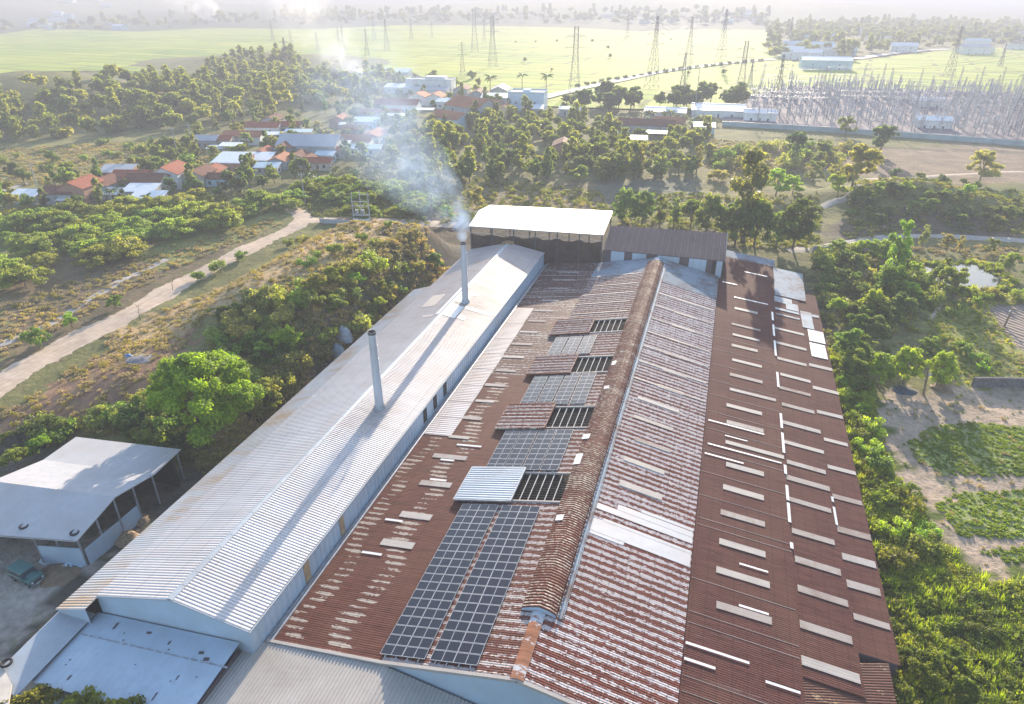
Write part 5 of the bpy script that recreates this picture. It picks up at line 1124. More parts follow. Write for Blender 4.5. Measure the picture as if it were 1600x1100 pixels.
# ================================================================== UTILITY POLES, TRANSFORMER, WALLS
def upole(px, py, h, label, arm=1.0, mat='concrete', tilt=0):
    p = at(px, py); t = thing('utility_pole', label, 'utility pole', p, R(20)); m = MB(); m.tube([(0, 0, -.3), (tilt*h, 0, h)], [.2, .13], 8); m.build('pole', M[mat], t)
    m = MB(); m.box(-arm, arm, -.07, .07, h-.9, h-.75)
    m.build('cross_arm', M['steel'], t)
    for x in (-arm*.85, 0, arm*.85): m = MB(); m.tube([(x, 0, h-.75), (x, 0, h-.4)], .07, 6); m.build('insulator', M['flash'], t)
upole(277, 241, 11, 'utility pole standing in the clearing left of the village')
upole(302, 234, 11, 'utility pole at the left end of the second house row')
upole(477, 318, 10, 'utility pole beside the dirt road junction')
upole(58, 291, 8, 'utility pole by the leftmost low house')
upole(675, 345, 8, 'thin leaning pole right of the transformer station', .6, 'wood', .03)
upole(1443, 616, 4.5, 'short pole in the corner of the crop field', .25, 'wood', -.1)
upole(1569, 510, 4, 'short pole standing in the ploughed plot', .2, 'wood', .1)
upole(1082, 205, 30, 'tall thin mast left of the substation wall', 1.5, 'steel')
for px, py, lab, q in ((505, 352, 'bare leaning branch by the road junction', .3), (270, 455, 'bare leaning sapling on the bank of the dirt road', .5), (219, 500, 'bare twiggy sapling at the side of the dirt road', .3)):
    p = at(px, py); t = thing('bare_sapling', lab, 'sapling', p); m = MB(); rg = rngf(px)
    m.tube([(0, 0, -.2), (q*.5, 0, 1.8), (q*2, .2, 3.6)], [.07, .05, .02], 5)
    for i in range(9): z = 1.2+i*.25; a = i*2.2; m.tube([(q*.25*z, 0, z), (q*.25*z+.8*math.cos(a), .8*math.sin(a), z+.7)], [.03, .01], 4)
    m.build('trunk', M['bark'], t)
tp = at(566, 348); tf = thing('transformer_station', 'transformer platform between three concrete poles beside the dirt path', 'transformer', tp, R(14))
for x in (-2.4, 0, 2.4): m = MB(); m.tube([(x, 0, -.3), (x, 0, 9 if x else 9.6)], [.2, .14], 8); m.build('pole', M['concrete'], tf)
m = MB(); m.box(-2.6, 2.6, -.1, .1, 6.2, 6.4); m.box(-2.6, 2.6, -.1, .1, 4.9, 5.1); m.box(-.2, 2.9, -.1, .1, 8.3, 8.45); m.build('cross_beam', M['steel'], tf)
m = MB(); m.box(-2.5, 2.5, -.7, .7, 2.3, 2.5); m.build('platform', M['concrete'], tf)
for x in (-1.3, .5): m = MB(); m.box(x-.45, x+.45, -.45, .45, 2.5, 3.9, taper=.05); m.build('transformer_tank', M['steel'], tf)
m = MB(); m.box(-2.4, 2.4, -.9, .9, -.2, 1.4); m.build('cabinet', M['white_wall'], tf)
def wallrun(name, label, pts, h, th, mat, cat='wall'):
    m = MB(); P = [at(*p) for p in pts]
    for a, b in zip(P[:-1], P[1:]):
        d = (b-a).normalized(); s = Vector((-d.y, d.x, 0))*th/2; u = Vector((0, 0, h)); l = Vector((0, 0, -.4)); m.add([a-s+l, b-s+l, b+s+l, a+s+l, a-s+u, b-s+u, b+s+u, a+s+u], [(0, 1, 5, 4), (2, 3, 7, 6), (4, 5, 6, 7), (1, 2, 6, 5), (3, 0, 4, 7)])
    return tag(m.build(name, M[mat]), label, cat)
M['dark_stone'] = simple('dark_stone', (.13, .12, .12), .95, 0, .4, 2)
wallrun('stone_wall', 'dark stone wall along the top of the crop field', [(1518, 604), (1560, 604), (1640, 606)], 1.8, .5, 'dark_stone')
wallrun('retaining_wall', 'low retaining wall below the transformer station', [(500, 348), (575, 353), (632, 356)], 1.3, .35, 'grey_wall')
wallrun('retaining_wall', 'mossy retaining wall under the gravel road behind the right trees', [(1270, 392), (1340, 394), (1420, 392)], 1.4, .4, 'grey_wall')
heap('junk_pile', 'bluish junk pile at the top left corner of the crop field', 'heap', 1410, 610, 2.2, .5, simple('dull_blue_junk', (.07, .085, .1), .95, 0, .5, 3, .1), 12)
heap('log_pile', 'brown log pile under the small trees at the field corner', 'heap', 1470, 608, 2.2, .9, M['wood'], 13)
heap('rubble_heap', 'grey rubble with blue rubbish on the reddish slope', 'heap', 222, 562, 2.6, .4, simple('grey_rubble', (.2, .19, .2), .95, 0, .4, 3), 14)
heap('rubbish_heap', 'bright blue rubbish on the reddish slope', 'heap', 201, 558, .9, .7, simple('blue_plastic', (.08, .2, .4), .6), 15)
heap('boulder', 'pale blue-grey boulder at the foot of the cliff beside the warehouse', 'boulder', 537, 530, 2.0, 2.6, simple('pale_rock', (.36, .38, .4), .95, 0, .3, 1.5), 16)
heap('boulder', 'larger grey boulder lower on the cliff beside the warehouse', 'boulder', 528, 552, 1.6, 2.0, simple('pale_rock2', (.3, .34, .36), .95, 0, .3, 1.5), 17)

# ================================================================== TREES AND SHRUBS
GREEN, LIME, OLIVE, DARK, PALE = (.15, .21, .06), (.22, .315, .05), (.205, .23, .085), (.105, .15, .065), (.26, .275, .12)
rng = random.Random(77)
HP = [(o.location.x, o.location.y) for o in COL.objects if o.type == 'EMPTY' and o.get('category') in ('house', 'warehouse')]
def clear(q, d=6.5): return all((q.x-a)**2+(q.y-b)**2 > d*d for a, b in HP)
def tree(px, py, key, h, label, col=GREEN, group=None, cat='tree', name=None, sz=None):
    base = {'broad': 8, 'mid': 8, 'tall': 12, 'talm': 12, 'flat': 4.6, 'bush': 2.2, 'palm': 9.6, 'banana': 3.6, 'hero': 15, 'round': 8}[key.rstrip('012')]
    p = at(px, py); return plant(key, p.x, p.y, h/base, label, cat, group, col, rng, p.z, name, sz)
cl = []
rg = rngf(4)
for i in range(120):
    th = rg.uniform(0, 6.28); u = rg.uniform(-.35, 1); q = math.sqrt(max(0, 1-u*u))*rg.uniform(.6, 1); k = rg.uniform(.7, 1.6); l = 1+.16*math.sin(th*3+1)+.1*math.sin(th*5)
    cl.append((math.cos(th)*q*6.9*l, math.sin(th)*q*6.9*l, 8.2+u*5.2*(1+.1*math.sin(th*2)), k, k*.72, rg.uniform(.1, 1)))
me = leaf_cloud('crown', cl, 34000, .34, 8, M['leaf']); o = trunk_mb(cl, 15, .42, 3, 16).build('trunk', M['bark']); PROTO['hero'] = ('broadleaf_tree', me, o.data); bpy.data.objects.remove(o)
tree(336, 688, 'hero', 15.2, 'largest tree, bright green dome beside the white warehouse above the open shed', (.19, .27, .035), sz=.95)
tree(452, 556, 'round0', 6.0, 'bright lime tree on the cliff edge beside the white warehouse', LIME)
tree(418, 640, 'broad1', 5.4, 'dry olive tree squeezed between the largest tree and the warehouse wall', OLIVE)
for px, py, h, lab, c in [(62, 545, 5.0, 'round tree on the verge at the far left of the dirt road', GREEN), (113, 512, 3.6, 'yellowish round bush tree, second on the verge of the dirt road', LIME), (182, 484, 3.8, 'small green tree, third on the verge of the dirt road', GREEN),
    (222, 640, 3.0, 'low green bush on the lower edge of the reddish slope', GREEN), (160, 655, 2.6, 'small bush left of the low green one on the reddish slope', OLIVE), (30, 735, 4.0, 'bush at the left picture edge behind the open shed', GREEN), (68, 712, 3.6, 'yellow-green bush between the soil mound and the open shed', LIME), (20, 700, 3.0, 'bush in front of the dark soil mound', GREEN)]:
    tree(px, py, 'broad%d' % rng.randint(0, 2), h, lab, c, sz=.9)
for k in range(26):
    q = fill_px([(0, 720), (40, 680), (150, 668), (250, 620), (270, 640), (300, 700), (250, 700), (120, 675)], 1, 900+k)
    if q: plant('bush%d' % (k % 3), q[0].x, q[0].y, rng.uniform(.8, 1.7), 'low green bush in the shaded strip behind the open shed', 'bush', 'bushes behind the open shed', rng.choice([GREEN, DARK, OLIVE]), rng, q[0].z)
# knoll and cliff
KN = [(300, 590), (330, 515), (395, 470), (470, 450), (560, 425), (630, 415), (660, 425), (655, 445), (600, 485), (540, 530), (490, 570), (440, 625), (400, 640)]
for i, q in enumerate(fill_px(KN, 56, 21)):
    if q.x > -60: continue
    ty = rng.random()
    if ty < .48: plant('broad%d' % (i % 3), q.x, q.y, rng.uniform(.35, .68), 'leafy green tree on the slope of the dry knoll', 'tree', 'trees on the slope between the dry knoll and the warehouse', rng.choice([GREEN, GREEN, OLIVE, LIME, DARK]), rng, q.z, sz=.85)
    else: plant('bush%d' % (i % 3), q.x, q.y, rng.uniform(1.0, 2.0), 'bush on the slope of the dry knoll', 'bush', 'bushes on the slope between the dry knoll and the warehouse', rng.choice([GREEN, OLIVE, PALE]), rng, q.z)
for i, q in enumerate(fill_px([(420, 430), (480, 385), (540, 362), (640, 350), (690, 390), (560, 400)], 16, 22)):
    plant('bush%d' % (i % 3), q.x, q.y, rng.uniform(.6, 1.3), 'small bush dotted on the dry brown top of the knoll', 'bush', 'bushes on the dry top of the knoll', rng.choice([OLIVE, GREEN]), rng, q.z)
for px, py, h, lab in ((452, 384, 2.2, 'dark round bush between the dirt road and the knoll'), (380, 405, 2.4, 'bush on the road side of the knoll'), (310, 440, 2.4, 'bush at the bend of the dirt road bank'), (345, 425, 3.0, 'yellow-green bush on the dirt road bank')): tree(px, py, 'bush1', h, lab, GREEN, cat='bush')
# row behind the factory
for px, py, k, h, lab, c, sz in [(972, 352, 'round0', 9.6, 'first tree from the left in the row behind the battened shed', GREEN, 1.1), (1003, 352, 'round1', 8.8, 'second tree in the row behind the battened shed', GREEN, 1.1), (1030, 355, 'tall0', 9.4, 'slim third tree in the row behind the battened shed', GREEN, 1), (1052, 358, 'tall1', 9.2, 'slim fourth tree in the row behind the battened shed', GREEN, 1),
    (1078, 363, 'broad2', 8.5, 'fifth tree in the row behind the battened shed', GREEN, 1.1), (1103, 368, 'round0', 10.4, 'sixth tree in the row behind the battened shed', GREEN, 1.1), (1133, 375, 'broad1', 9.0, 'seventh tree in the row, by the corner of the battened shed', GREEN, 1.15),
    (1160, 378, 'tall0', 25, 'tallest thin eucalyptus behind the right end of the battened shed', OLIVE, 1), (1178, 385, 'round0', 10.5, 'tree just right of the tallest thin one behind the hall', GREEN, 1.15), (1148, 385, 'tall1', 13, 'slender tree in front of the tallest thin one', GREEN, 1),
    (1238, 390, 'round1', 13.2, 'big round dark green tree behind the right rear corner of the hall', (.075, .12, .025), 1.0), (1212, 388, 'broad0', 9, 'rounded tree touching the left side of the big round one', GREEN, 1.05)]:
    tree(px, py, k, h, lab, c, sz=sz)
# right clump beside the hall
RC = [(1300, 585), (1275, 470), (1280, 415), (1340, 400), (1440, 400), (1468, 445), (1448, 510), (1400, 555), (1330, 600)]
for i, q in enumerate(fill_px(RC, 54, 31)):
    if q.x < 25: continue
    if i % 5 < 3: plant('broad%d' % (i % 3), q.x, q.y, rng.uniform(.42, .8), 'leafy tree in the thicket right of the rusty hall', 'tree', 'trees in the thicket beside the rusty hall', rng.choice([GREEN, GREEN, LIME, DARK]), rng, q.z)
    else: plant('bush%d' % (i % 3), q.x, q.y, rng.uniform(1.3, 2.2), 'bush in the thicket right of the rusty hall', 'bush', 'bushes in the thicket beside the rusty hall', rng.choice([GREEN, OLIVE]), rng, q.z)
for px, py, k, h, lab, c in [(1392, 440, 'tall1', 13.5, 'tall bright pointed tree above the thicket right of the hall', LIME), (1385, 470, 'round0', 9, 'bright green tree at the foot of the tall pointed one', (.11, .17, .025)), (1360, 500, 'round0', 6.5, 'vivid green tree in the middle of the thicket', LIME),
    (1488, 470, 'broad1', 7.6, 'tree standing in front of the pond', GREEN), (1470, 445, 'tall0', 6.5, 'thin tree left of the pond glare', OLIVE), (1440, 388, 'tall1', 6, 'young reddish-topped tree by the gravel road, left', PALE), (1478, 392, 'broad0', 4.5, 'young tree by the gravel road, second', PALE), (1498, 394, 'tall0', 4.5, 'young tree by the gravel road, third', PALE),
    (1372, 602, 'round1', 5.6, 'left of three bright small trees at the top of the crop field', LIME), (1411, 600, 'round0', 7.2, 'middle of three bright small trees at the top of the crop field', LIME), (1462, 606, 'round0', 6.2, 'right of three bright small trees, above the log pile', LIME), (1328, 582, 'round0', 5, 'low bright tree against the hall side, left of the three small ones', LIME), (1450, 560, 'broad1', 4.6, 'dark tree behind the rightmost small bright one', GREEN),
    (1575, 425, 'broad2', 5.2, 'yellow-green bush tree right of the pond', LIME), (1610, 440, 'broad0', 5.6, 'bush tree at the right edge by the pond', LIME), (1545, 395, 'broad1', 3.8, 'small bush tree beyond the pond', GREEN)]:
    tree(px, py, k, h, lab, c)
for i, q in enumerate(fill_px([(1480, 480), (1600, 450), (1620, 470), (1530, 478), (1490, 500)], 10, 37)+fill_px([(1445, 500), (1475, 500), (1540, 560), (1620, 590), (1560, 595), (1500, 560)], 4, 38)):
    plant('bush%d' % (i % 3), q.x, q.y, rng.uniform(.6, 1.3), 'bush along the path right of the thicket', 'bush', 'bushes on the grass between pond and crop field', rng.choice([GREEN, LIME, OLIVE]), rng, q.z)
# bushes along the hall's right side and in the tall grass
for i, q in enumerate(fill_px([(1312, 585), (1350, 600), (1372, 700), (1420, 790), (1470, 880), (1400, 900), (1380, 820), (1350, 720)], 46, 41)):
    if q.x < 24.2: continue
    plant('bush%d' % (i % 3), q.x, q.y, rng.uniform(.7, 1.25), 'bush in the green strip between the hall and the crop field', 'bush', 'bushes between the hall and the crop field', rng.choice([GREEN, LIME, (.13, .16, .03)]), rng, q.z)
for i, (px, py, h) in enumerate([(1440, 1075, 4.2), (1480, 1060, 3.4), (1400, 1110, 3.4), (1500, 1110, 3.6), (1420, 1040, 2.6)]):
    tree(px, py, 'broad%d' % (i % 3), h, ['largest leafy bush at the front right corner of the hall', 'leafy bush right of the largest one in the tall grass', 'leafy bush cut by the bottom edge beside the hall', 'leafy bush at the bottom edge in the tall grass', 'small leafy bush against the decayed roof corner'][i], (.11, .15, .03))
# mound on the right
for i, q in enumerate(fill_px([(1325, 360), (1330, 300), (1400, 278), (1570, 300), (1610, 350), (1560, 372), (1450, 358)], 42, 51)):
    up = q.z > 5; plant(('mid%d' if i % 2 else 'broad%d') % (i % 3), q.x, q.y, rng.uniform(.4, .75), 'scrubby tree on the overgrown mound at the right', 'tree', 'trees on the overgrown mound at the right', LIME if up else rng.choice([GREEN, DARK]), rng, q.z, sz=.85)
# left scrub
for i, q in enumerate(fill_px([(-20, 480), (-20, 350), (120, 338), (300, 318), (440, 305), (470, 325), (380, 350), (260, 385), (100, 430)], 66, 61)):
    plant('flat%d' % (i % 3), q.x, q.y, rng.uniform(.8, 1.35), 'low spreading thorn tree in the scrub below the village', 'tree', 'spreading thorn trees in the scrub below the village', rng.choice([(.17, .22, .055), GREEN, (.19, .23, .065)]), rng, q.z)
for i, q in enumerate(fill_px([(540, 345), (560, 300), (660, 290), (680, 330), (650, 345)], 22, 62)+fill_px([(460, 320), (480, 290), (550, 285), (540, 320)], 14, 63)):
    plant('flat%d' % (i % 3), q.x, q.y, rng.uniform(.7, 1.15), 'spreading green tree around the transformer station', 'tree', 'spreading trees around the transformer station', rng.choice([GREEN, (.12, .16, .03)]), rng, q.z)
tree(745, 325, 'broad0', 6.5, 'pale olive tree just left of the white canopy', PALE); tree(700, 345, 'broad1', 4.5, 'small bright tree behind the smoking chimney', LIME); tree(680, 425, 'broad2', 4.5, 'tree at the rear corner of the warehouse below the knoll', GREEN)
# village trees
n_ = 0
for i, q in enumerate(fill_px([(0, 335), (20, 300), (200, 262), (330, 200), (420, 168), (560, 150), (640, 125), (740, 120), (800, 175), (800, 205), (700, 222), (640, 255), (560, 262), (470, 290), (420, 300), (250, 325), (120, 335)], 280, 71)):
    if not clear(q, 6.2): continue
    n_ += 1; plant(('mid%d' if i % 4 else 'talm%d') % (i % 3 if i % 4 else i % 2), q.x, q.y, rng.uniform(.5, .95), 'leafy tree standing between the village houses', 'tree', 'trees between the village houses', rng.choice([GREEN, GREEN, OLIVE, DARK]), rng, q.z)
for px, py, h, lab in ((767, 156, 15, 'coconut palm left of the pale blue block house, against the rice field'), (854, 152, 15, 'coconut palm right of the pale blue block house'), (816, 144, 14, 'coconut palm behind the pale blue block house'), (182, 330, 8, 'drooping palm in front of the white tin roofs'), (487, 300, 7, 'palm by the pole at the end of the village'), (586, 132, 9, 'palm in front of the field smoke')): tree(px, py, 'palm', h, lab, GREEN)
for i, q in enumerate(fill_px([(470, 285), (560, 262), (640, 240), (670, 265), (600, 290), (500, 300)], 40, 72)+fill_px([(175, 330), (240, 318), (250, 335), (180, 340)], 8, 73)):
    plant('banana', q.x, q.y, rng.uniform(.9, 1.5), 'banana plant with long arching leaves below the village', 'banana plant', 'banana plants below the village', rng.choice([(.15, .19, .06), (.1, .15, .04)]), rng, q.z)
for i, q in enumerate(fill_px([(900, 205), (1000, 182), (1130, 190), (1120, 208), (1000, 200)], 34, 74)):
    plant('banana', q.x, q.y, rng.uniform(1.2, 2.0), 'banana plant near the white roofed warehouses', 'banana plant', 'banana plants near the white roofed warehouses', (.15, .19, .07), rng, q.z)
# forest mass behind: nearest edge as trees, the rest as one wood
def protos_lo():
    out = []
    for i, (kd, h, r, c) in enumerate([('broad', 8, 4.0, (.165, .215, .065)), ('broad', 8, 3.8, (.25, .28, .08)), ('tall', 12, 2.8, (.17, .21, .06)), ('broad', 7, 4.2, (.13, .175, .06)), ('bush', 3.5, 3.2, (.27, .28, .09))]):
        out.append(leaf_cloud('far_tree_%d' % i, clumps_for(kd, 200+i, h, r), 520, 1.05, 200+i, leaf_mat('far_leaves_%d' % i, c, .55)))
    return out
LO = protos_lo()
def mass(name, label, polys, spacing, s0, s1, seed, avoid=()):
    P = np.concatenate([fill(p, spacing, seed+i, avoid) for i, p in enumerate(polys)]); rg = rngf(seed); hp = np.array(HP)
    k = np.ones(len(P), bool)
    for i in range(len(P)): k[i] = ((hp-P[i, :2])**2).sum(1).min() > 60
    P = P[k]; return stuff(name, label, P, rg.uniform(s0, s1, len(P)), LO, seed)
mass('woodland', 'mixed green and yellowish wood stretching left of the village to the rice plain', [wpoly([(-200, 235), (-200, 178), (-60, 156), (120, 140), (310, 128), (340, 104), (380, 90), (450, 88), (490, 112), (560, 120), (640, 126), (640, 140), (540, 165), (420, 172), (330, 200), (200, 212), (60, 225)])], 8.5, .75, 1.35, 301)
mass('tree_belt', 'dense hazy tree belt between the factory and the substation', [wpoly([(640, 270), (660, 215), (800, 178), (1000, 205), (1105, 215), (1110, 262), (1000, 275), (880, 285), (780, 275), (700, 290)])], 8.0, .6, 1.05, 302)
mass('far_treeline', 'hazy far treelines beyond the rice plain', [wpoly([(-200, 54), (-200, 22), (300, 20), (700, 20), (1200, 20), (1200, 40), (900, 36), (620, 36), (330, 40), (200, 46)])], 38, 1.2, 2.6, 303)
mass('settlement_trees', 'hazy trees among the far settlement at the right', [wpoly([(1195, 92), (1195, 42), (1380, 36), (1700, 40), (1700, 72), (1480, 74), (1400, 82), (1330, 92)])], 22, 1.0, 1.9, 304)
FB = 'trees of the belt behind the factory'
for i, q in enumerate(fill_px([(800, 285), (900, 262), (1000, 262), (1090, 262), (1092, 280), (1000, 282), (900, 290)], 26, 75)+fill_px([(640, 300), (700, 240), (800, 240), (800, 285), (700, 300)], 22, 78)):
    plant(('talm%d' if i % 3 else 'mid%d') % (i % 2), q.x, q.y, rng.uniform(.6, 1.0), 'tree along the near edge of the belt behind the factory', 'tree', FB, rng.choice([GREEN, DARK, OLIVE]), rng, q.z)
for i, q in enumerate(fill_px([(860, 178), (900, 160), (1000, 165), (1120, 160), (1160, 150), (1180, 165), (1100, 180), (1000, 178)], 34, 76)):
    if clear(q, 16): plant('mid%d' % (i % 3), q.x, q.y, rng.uniform(.9, 1.7), 'dark hazy tree at the near edge of the rice field', 'tree', 'dark trees at the near edge of the rice field', DARK, rng, q.z)
for px, py, h, lab, c in [(1242, 252, 11, 'wide dark tree in the scrub in front of the substation', DARK), (1284, 257, 9, 'dark tree right of the wide dark one', DARK), (1374, 244, 13, 'tallest dark tree at the edge of the pinkish field', DARK), (1320, 214, 9, 'slim tree rising in front of the pale blue wall', GREEN), (1366, 262, 5, 'low dark bush tree on the pinkish field', DARK),
    (1212, 306, 9, 'rounded light green tree on a thin trunk right of the tallest eucalyptus', LIME), (1238, 304, 7, 'light green tree beside the rounded one', LIME), (1308, 308, 7, 'light green tree by the gravel lane', LIME), (1330, 296, 14, 'tall open crowned tree by the gravel lane', OLIVE), (1270, 285, 8, 'thin grey-green tree between the light green ones', OLIVE), (1530, 285, 12, 'feathery tree on the crest of the right mound', PALE)]:
    tree(px, py, 'mid1' if c == DARK else 'broad1', h, lab, c)
for i, q in enumerate(fill_px([(1100, 262), (1105, 222), (1350, 232), (1330, 250), (1250, 275), (1120, 300)], 34, 77)):
    plant('bush%d' % (i % 3), q.x, q.y, rng.uniform(1.2, 2.6), 'bush in the yellowish scrub in front of the substation', 'bush', 'bushes in the scrub in front of the substation', rng.choice([OLIVE, GREEN, PALE]), rng, q.z)
for i in range(24):
    t = (i+.5)/24; a = at(900+300*t, 141-43*t-5*math.sin(t*3)); plant('bush%d' % (i % 3), a.x-3, a.y+7, rng.uniform(1.0, 1.6), 'small roadside tree in the row along the rice field road', 'tree', 'small trees lining the rice field road', DARK, rng, .6, 'roadside_tree')
for px, py in ((806, 68), (837, 67), (870, 66), (953, 92), (925, 67), (950, 78), (1075, 118), (1130, 118), (820, 98), (862, 112), (1048, 64)): tree(px, py, 'mid0', rng.uniform(3, 5.5), 'lone dark shrub standing out in the rice plain', OLIVE, 'lone shrubs in the rice plain')
for px, py, lab in ((40, 292, 'wide dark bush tree in the clearing at the left edge'), (25, 280, 'second dark bush tree at the left edge of the clearing'), (85, 262, 'pale scrubby tree at the rim of the clearing'), (125, 335, 'fresh green tree in front of the leftmost roofs')): tree(px, py, 'broad2', 6, lab, DARK if px < 60 else GREEN)
for i, q in enumerate(fill_px([(0, 235), (150, 222), (330, 215), (335, 240), (200, 262), (60, 275), (0, 275)], 30, 79)):
    plant('bush%d' % (i % 3), q.x, q.y, rng.uniform(.8, 1.8), 'bush dotted over the grassy clearing', 'bush', 'bushes in the grassy clearing', rng.choice([OLIVE, GREEN]), rng, q.z)
# trees in the front left corner, below the camera
for x, y, h, lab in ((-51.2, 24.2, 6.2, 'yellow-green tree top left of the pair at the bottom edge'), (-46.4, 24.9, 6.9, 'yellow-green tree top in the middle at the bottom edge'), (-42.6, 25.0, 7.2, 'yellow-green tree top nearest the grey roof at the bottom edge')):
    plant('broad2', x, y, h/8, lab, 'tree', None, (.17, .17, .03), rng, 0)
# ---- ground cover
def small(name, h, r, nl, sz, c, seed): return leaf_cloud(name, clumps_for('bush', seed, h, r), nl, sz, seed, leaf_mat(name+'_leaves', c, .4, (1.2, 1.1, 1) if 'dry' in name else (2.0, 1.95, .8)))
UG = [small('weed_a', .8, .8, 150, .22, (.21, .24, .065), 401), small('weed_b', .6, .7, 120, .2, (.31, .28, .11), 402), small('weed_c', 1.2, 1.0, 220, .24, (.17, .21, .05), 403)]
DRY = [small('dry_a', .5, .6, 120, .2, (.46, .39, .27), 404), small('dry_b', .6, .7, 120, .2, (.42, .38, .22), 405), UG[1]]
def cover(name, label, polys, spacing, s0, s1, protos, seed, avoid=()):
    P = np.concatenate([fill(p, spacing, seed+i, avoid) for i, p in enumerate(polys)])
    k = ~((P[:, 0] > -59) & (P[:, 0] < 24) & (P[:, 1] < 164)); P = P[k]
    rdk = np.ones(len(P), bool)
    R_ = np.array([(p[0], p[1]) for p in road])
    for i in range(len(R_)-1):
        a, b = R_[i], R_[i+1]; d = b-a; t = np.clip(((P[:, :2]-a)@d)/(d@d), 0, 1); rdk &= np.hypot(*(P[:, :2]-(a+t[:, None]*d)).T) > 3.6
    P = P[rdk]; return stuff(name, label, P, rngf(seed).uniform(s0, s1, len(P)), protos, seed)
cover('undergrowth', 'low weeds and scrub filling the ground between the trees', [wpoly([(300, 590), (330, 510), (400, 462), (480, 450), (570, 430), (640, 425), (650, 445), (600, 485), (540, 530), (490, 570), (440, 625), (400, 640)]), wpoly([(-60, 370), (-60, 330), (440, 300), (470, 315), (300, 335), (120, 355)]), wpoly([(0, 690), (150, 660), (300, 590), (430, 630), (400, 700), (330, 720), (120, 680)]), wpoly(RC), wpoly([(1320, 378), (1330, 290), (1600, 300), (1640, 372), (1450, 362)]), wpoly([(620, 352), (640, 290), (780, 280), (940, 300), (960, 345)]), wpoly([(960, 350), (960, 300), (1280, 300), (1290, 390), (1140, 385)]), wpoly([(480, 340), (470, 300), (640, 270), (660, 340)])], 1.9, .5, 1.25, UG, 501, [wpoly(b) for b in BEDS])
DS = [small('dead_a', 1.0, 1.0, 200, .22, (.34, .28, .19), 420), small('dead_b', 1.3, 1.1, 240, .24, (.24, .24, .13), 421), small('dead_c', .8, .9, 160, .2, (.38, .30, .20), 422)]
cover('cliff_scrub', 'dull half-dead scrub covering the cliff between the knoll and the warehouse', [[(-60, 62), (-70, 62), (-76, 84), (-74, 110), (-70, 140), (-60, 148)], wpoly([(130, 680), (250, 615), (420, 620), (430, 660), (340, 725), (290, 700), (180, 680)])], 1.15, .6, 1.5, DS, 505)
cover('dry_grass', 'dry straw-coloured grass on the knoll and road banks', [[(-112, 92), (-100, 152), (-80, 162), (-66, 150), (-66, 116), (-86, 94), (-98, 80)], wpoly([(0, 640), (180, 540), (300, 520), (290, 600), (170, 655), (0, 720)]), wpoly([(0, 560), (100, 510), (300, 410), (440, 350), (420, 340), (230, 400), (0, 480)]), wpoly([(0, 290), (0, 232), (330, 215), (340, 250), (120, 290)]), wpoly([(1290, 395), (1460, 400), (1600, 410), (1600, 385), (1300, 385)]), wpoly([(1100, 260), (1110, 218), (1380, 232), (1300, 258), (1180, 300)])], 1.5, .45, 1.1, DRY, 511)
# tall grass at the right
def blades(name, n, h, seed, c):
    rg = rngf(seed); m = MB()
    for i in range(n):
        a = rg.uniform(0, 6.28); x, y = rg.normal(0, .22, 2); L = h*rg.uniform(.6, 1.1); lean = rg.uniform(.15, .7); w_ = .035; dx, dy = math.cos(a), math.sin(a); px_, py_ = -dy*w_, dx*w_
        p0 = (x, y, 0); p1 = (x+dx*lean*L*.35, y+dy*lean*L*.35, L*.6); p2 = (x+dx*lean*L*.95, y+dy*lean*L*.95, L*(1-.35*lean))
        m.quad((p0[0]-px_, p0[1]-py_, 0), (p0[0]+px_, p0[1]+py_, 0), (p1[0]+px_*1.3, p1[1]+py_*1.3, p1[2]), (p1[0]-px_*1.3, p1[1]-py_*1.3, p1[2])); m.add([(p1[0]-px_*1.3, p1[1]-py_*1.3, p1[2]), (p1[0]+px_*1.3, p1[1]+py_*1.3, p1[2]), p2], [(0, 1, 2)])
    o = m.build(name, leaf_mat(name+'_blades', c, .5)); me = o.data; bpy.data.objects.remove(o)
    a = me.attributes.new('tone', 'FLOAT', 'FACE'); a.data.foreach_set('value', rg.uniform(.1, .9, len(me.polygons)).astype(np.float32)); return me
GR = [small('weed_lush', 1.0, .9, 220, .2, (.22, .29, .03), 409), small('weed_dark', .9, .8, 200, .2, (.12, .18, .035), 410), blades('grass_a', 46, 1.3, 1, (.27, .35, .03)), blades('grass_b', 46, .9, 2, (.36, .38, .05)), blades('grass_c', 40, 1.7, 3, (.22, .31, .03)), UG[2], UG[0]]
strip = wpoly([(1290, 545), (1362, 612), (1375, 700), (1425, 790), (1470, 850), (1540, 912), (1640, 908), (1700, 1000), (1760, 1150), (1400, 1150)])+[(21.5, 30), (21.2, 52), (23.2, 53), (23.2, 120)]
cover('tall_grass', 'lush bright tall grass and weeds between the hall and the crop field', [strip], .62, .55, 1.15, GR, 521)
cover('meadow_grass', 'yellow-green meadow grass below the pond', [wpoly([(1445, 480), (1530, 465), (1640, 470), (1640, 600), (1480, 605), (1450, 540)])], .9, .3, .6, [GR[3], DRY[1], GR[0]], 531, [wpoly([(1543, 482), (1640, 472), (1680, 575), (1592, 548)])])
CR = [small('crop_a', .35, .45, 70, .2, (.18, .27, .035), 406), small('crop_b', .4, .4, 70, .18, (.18, .26, .035), 407)]
cover('pond_reeds', 'reeds and low growth round the pond shore', [wpoly([(1420, 430), (1435, 412), (1520, 408), (1560, 416), (1590, 445), (1560, 466), (1500, 462), (1450, 452)])], .8, .6, 1.3, [GR[2], GR[3], GR[1]], 561, [wpoly([(1432, 423), (1448, 419), (1462, 424), (1480, 418), (1515, 415), (1538, 421), (1545, 430), (1568, 438), (1562, 449), (1545, 451), (1536, 457), (1512, 449), (1490, 453), (1470, 443), (1452, 443), (1446, 434)])])
cover('crop_plants', 'low green crop plants covering the vegetable beds', [wpoly(b) for b in BEDS], .45, .4, .8, CR, 541)
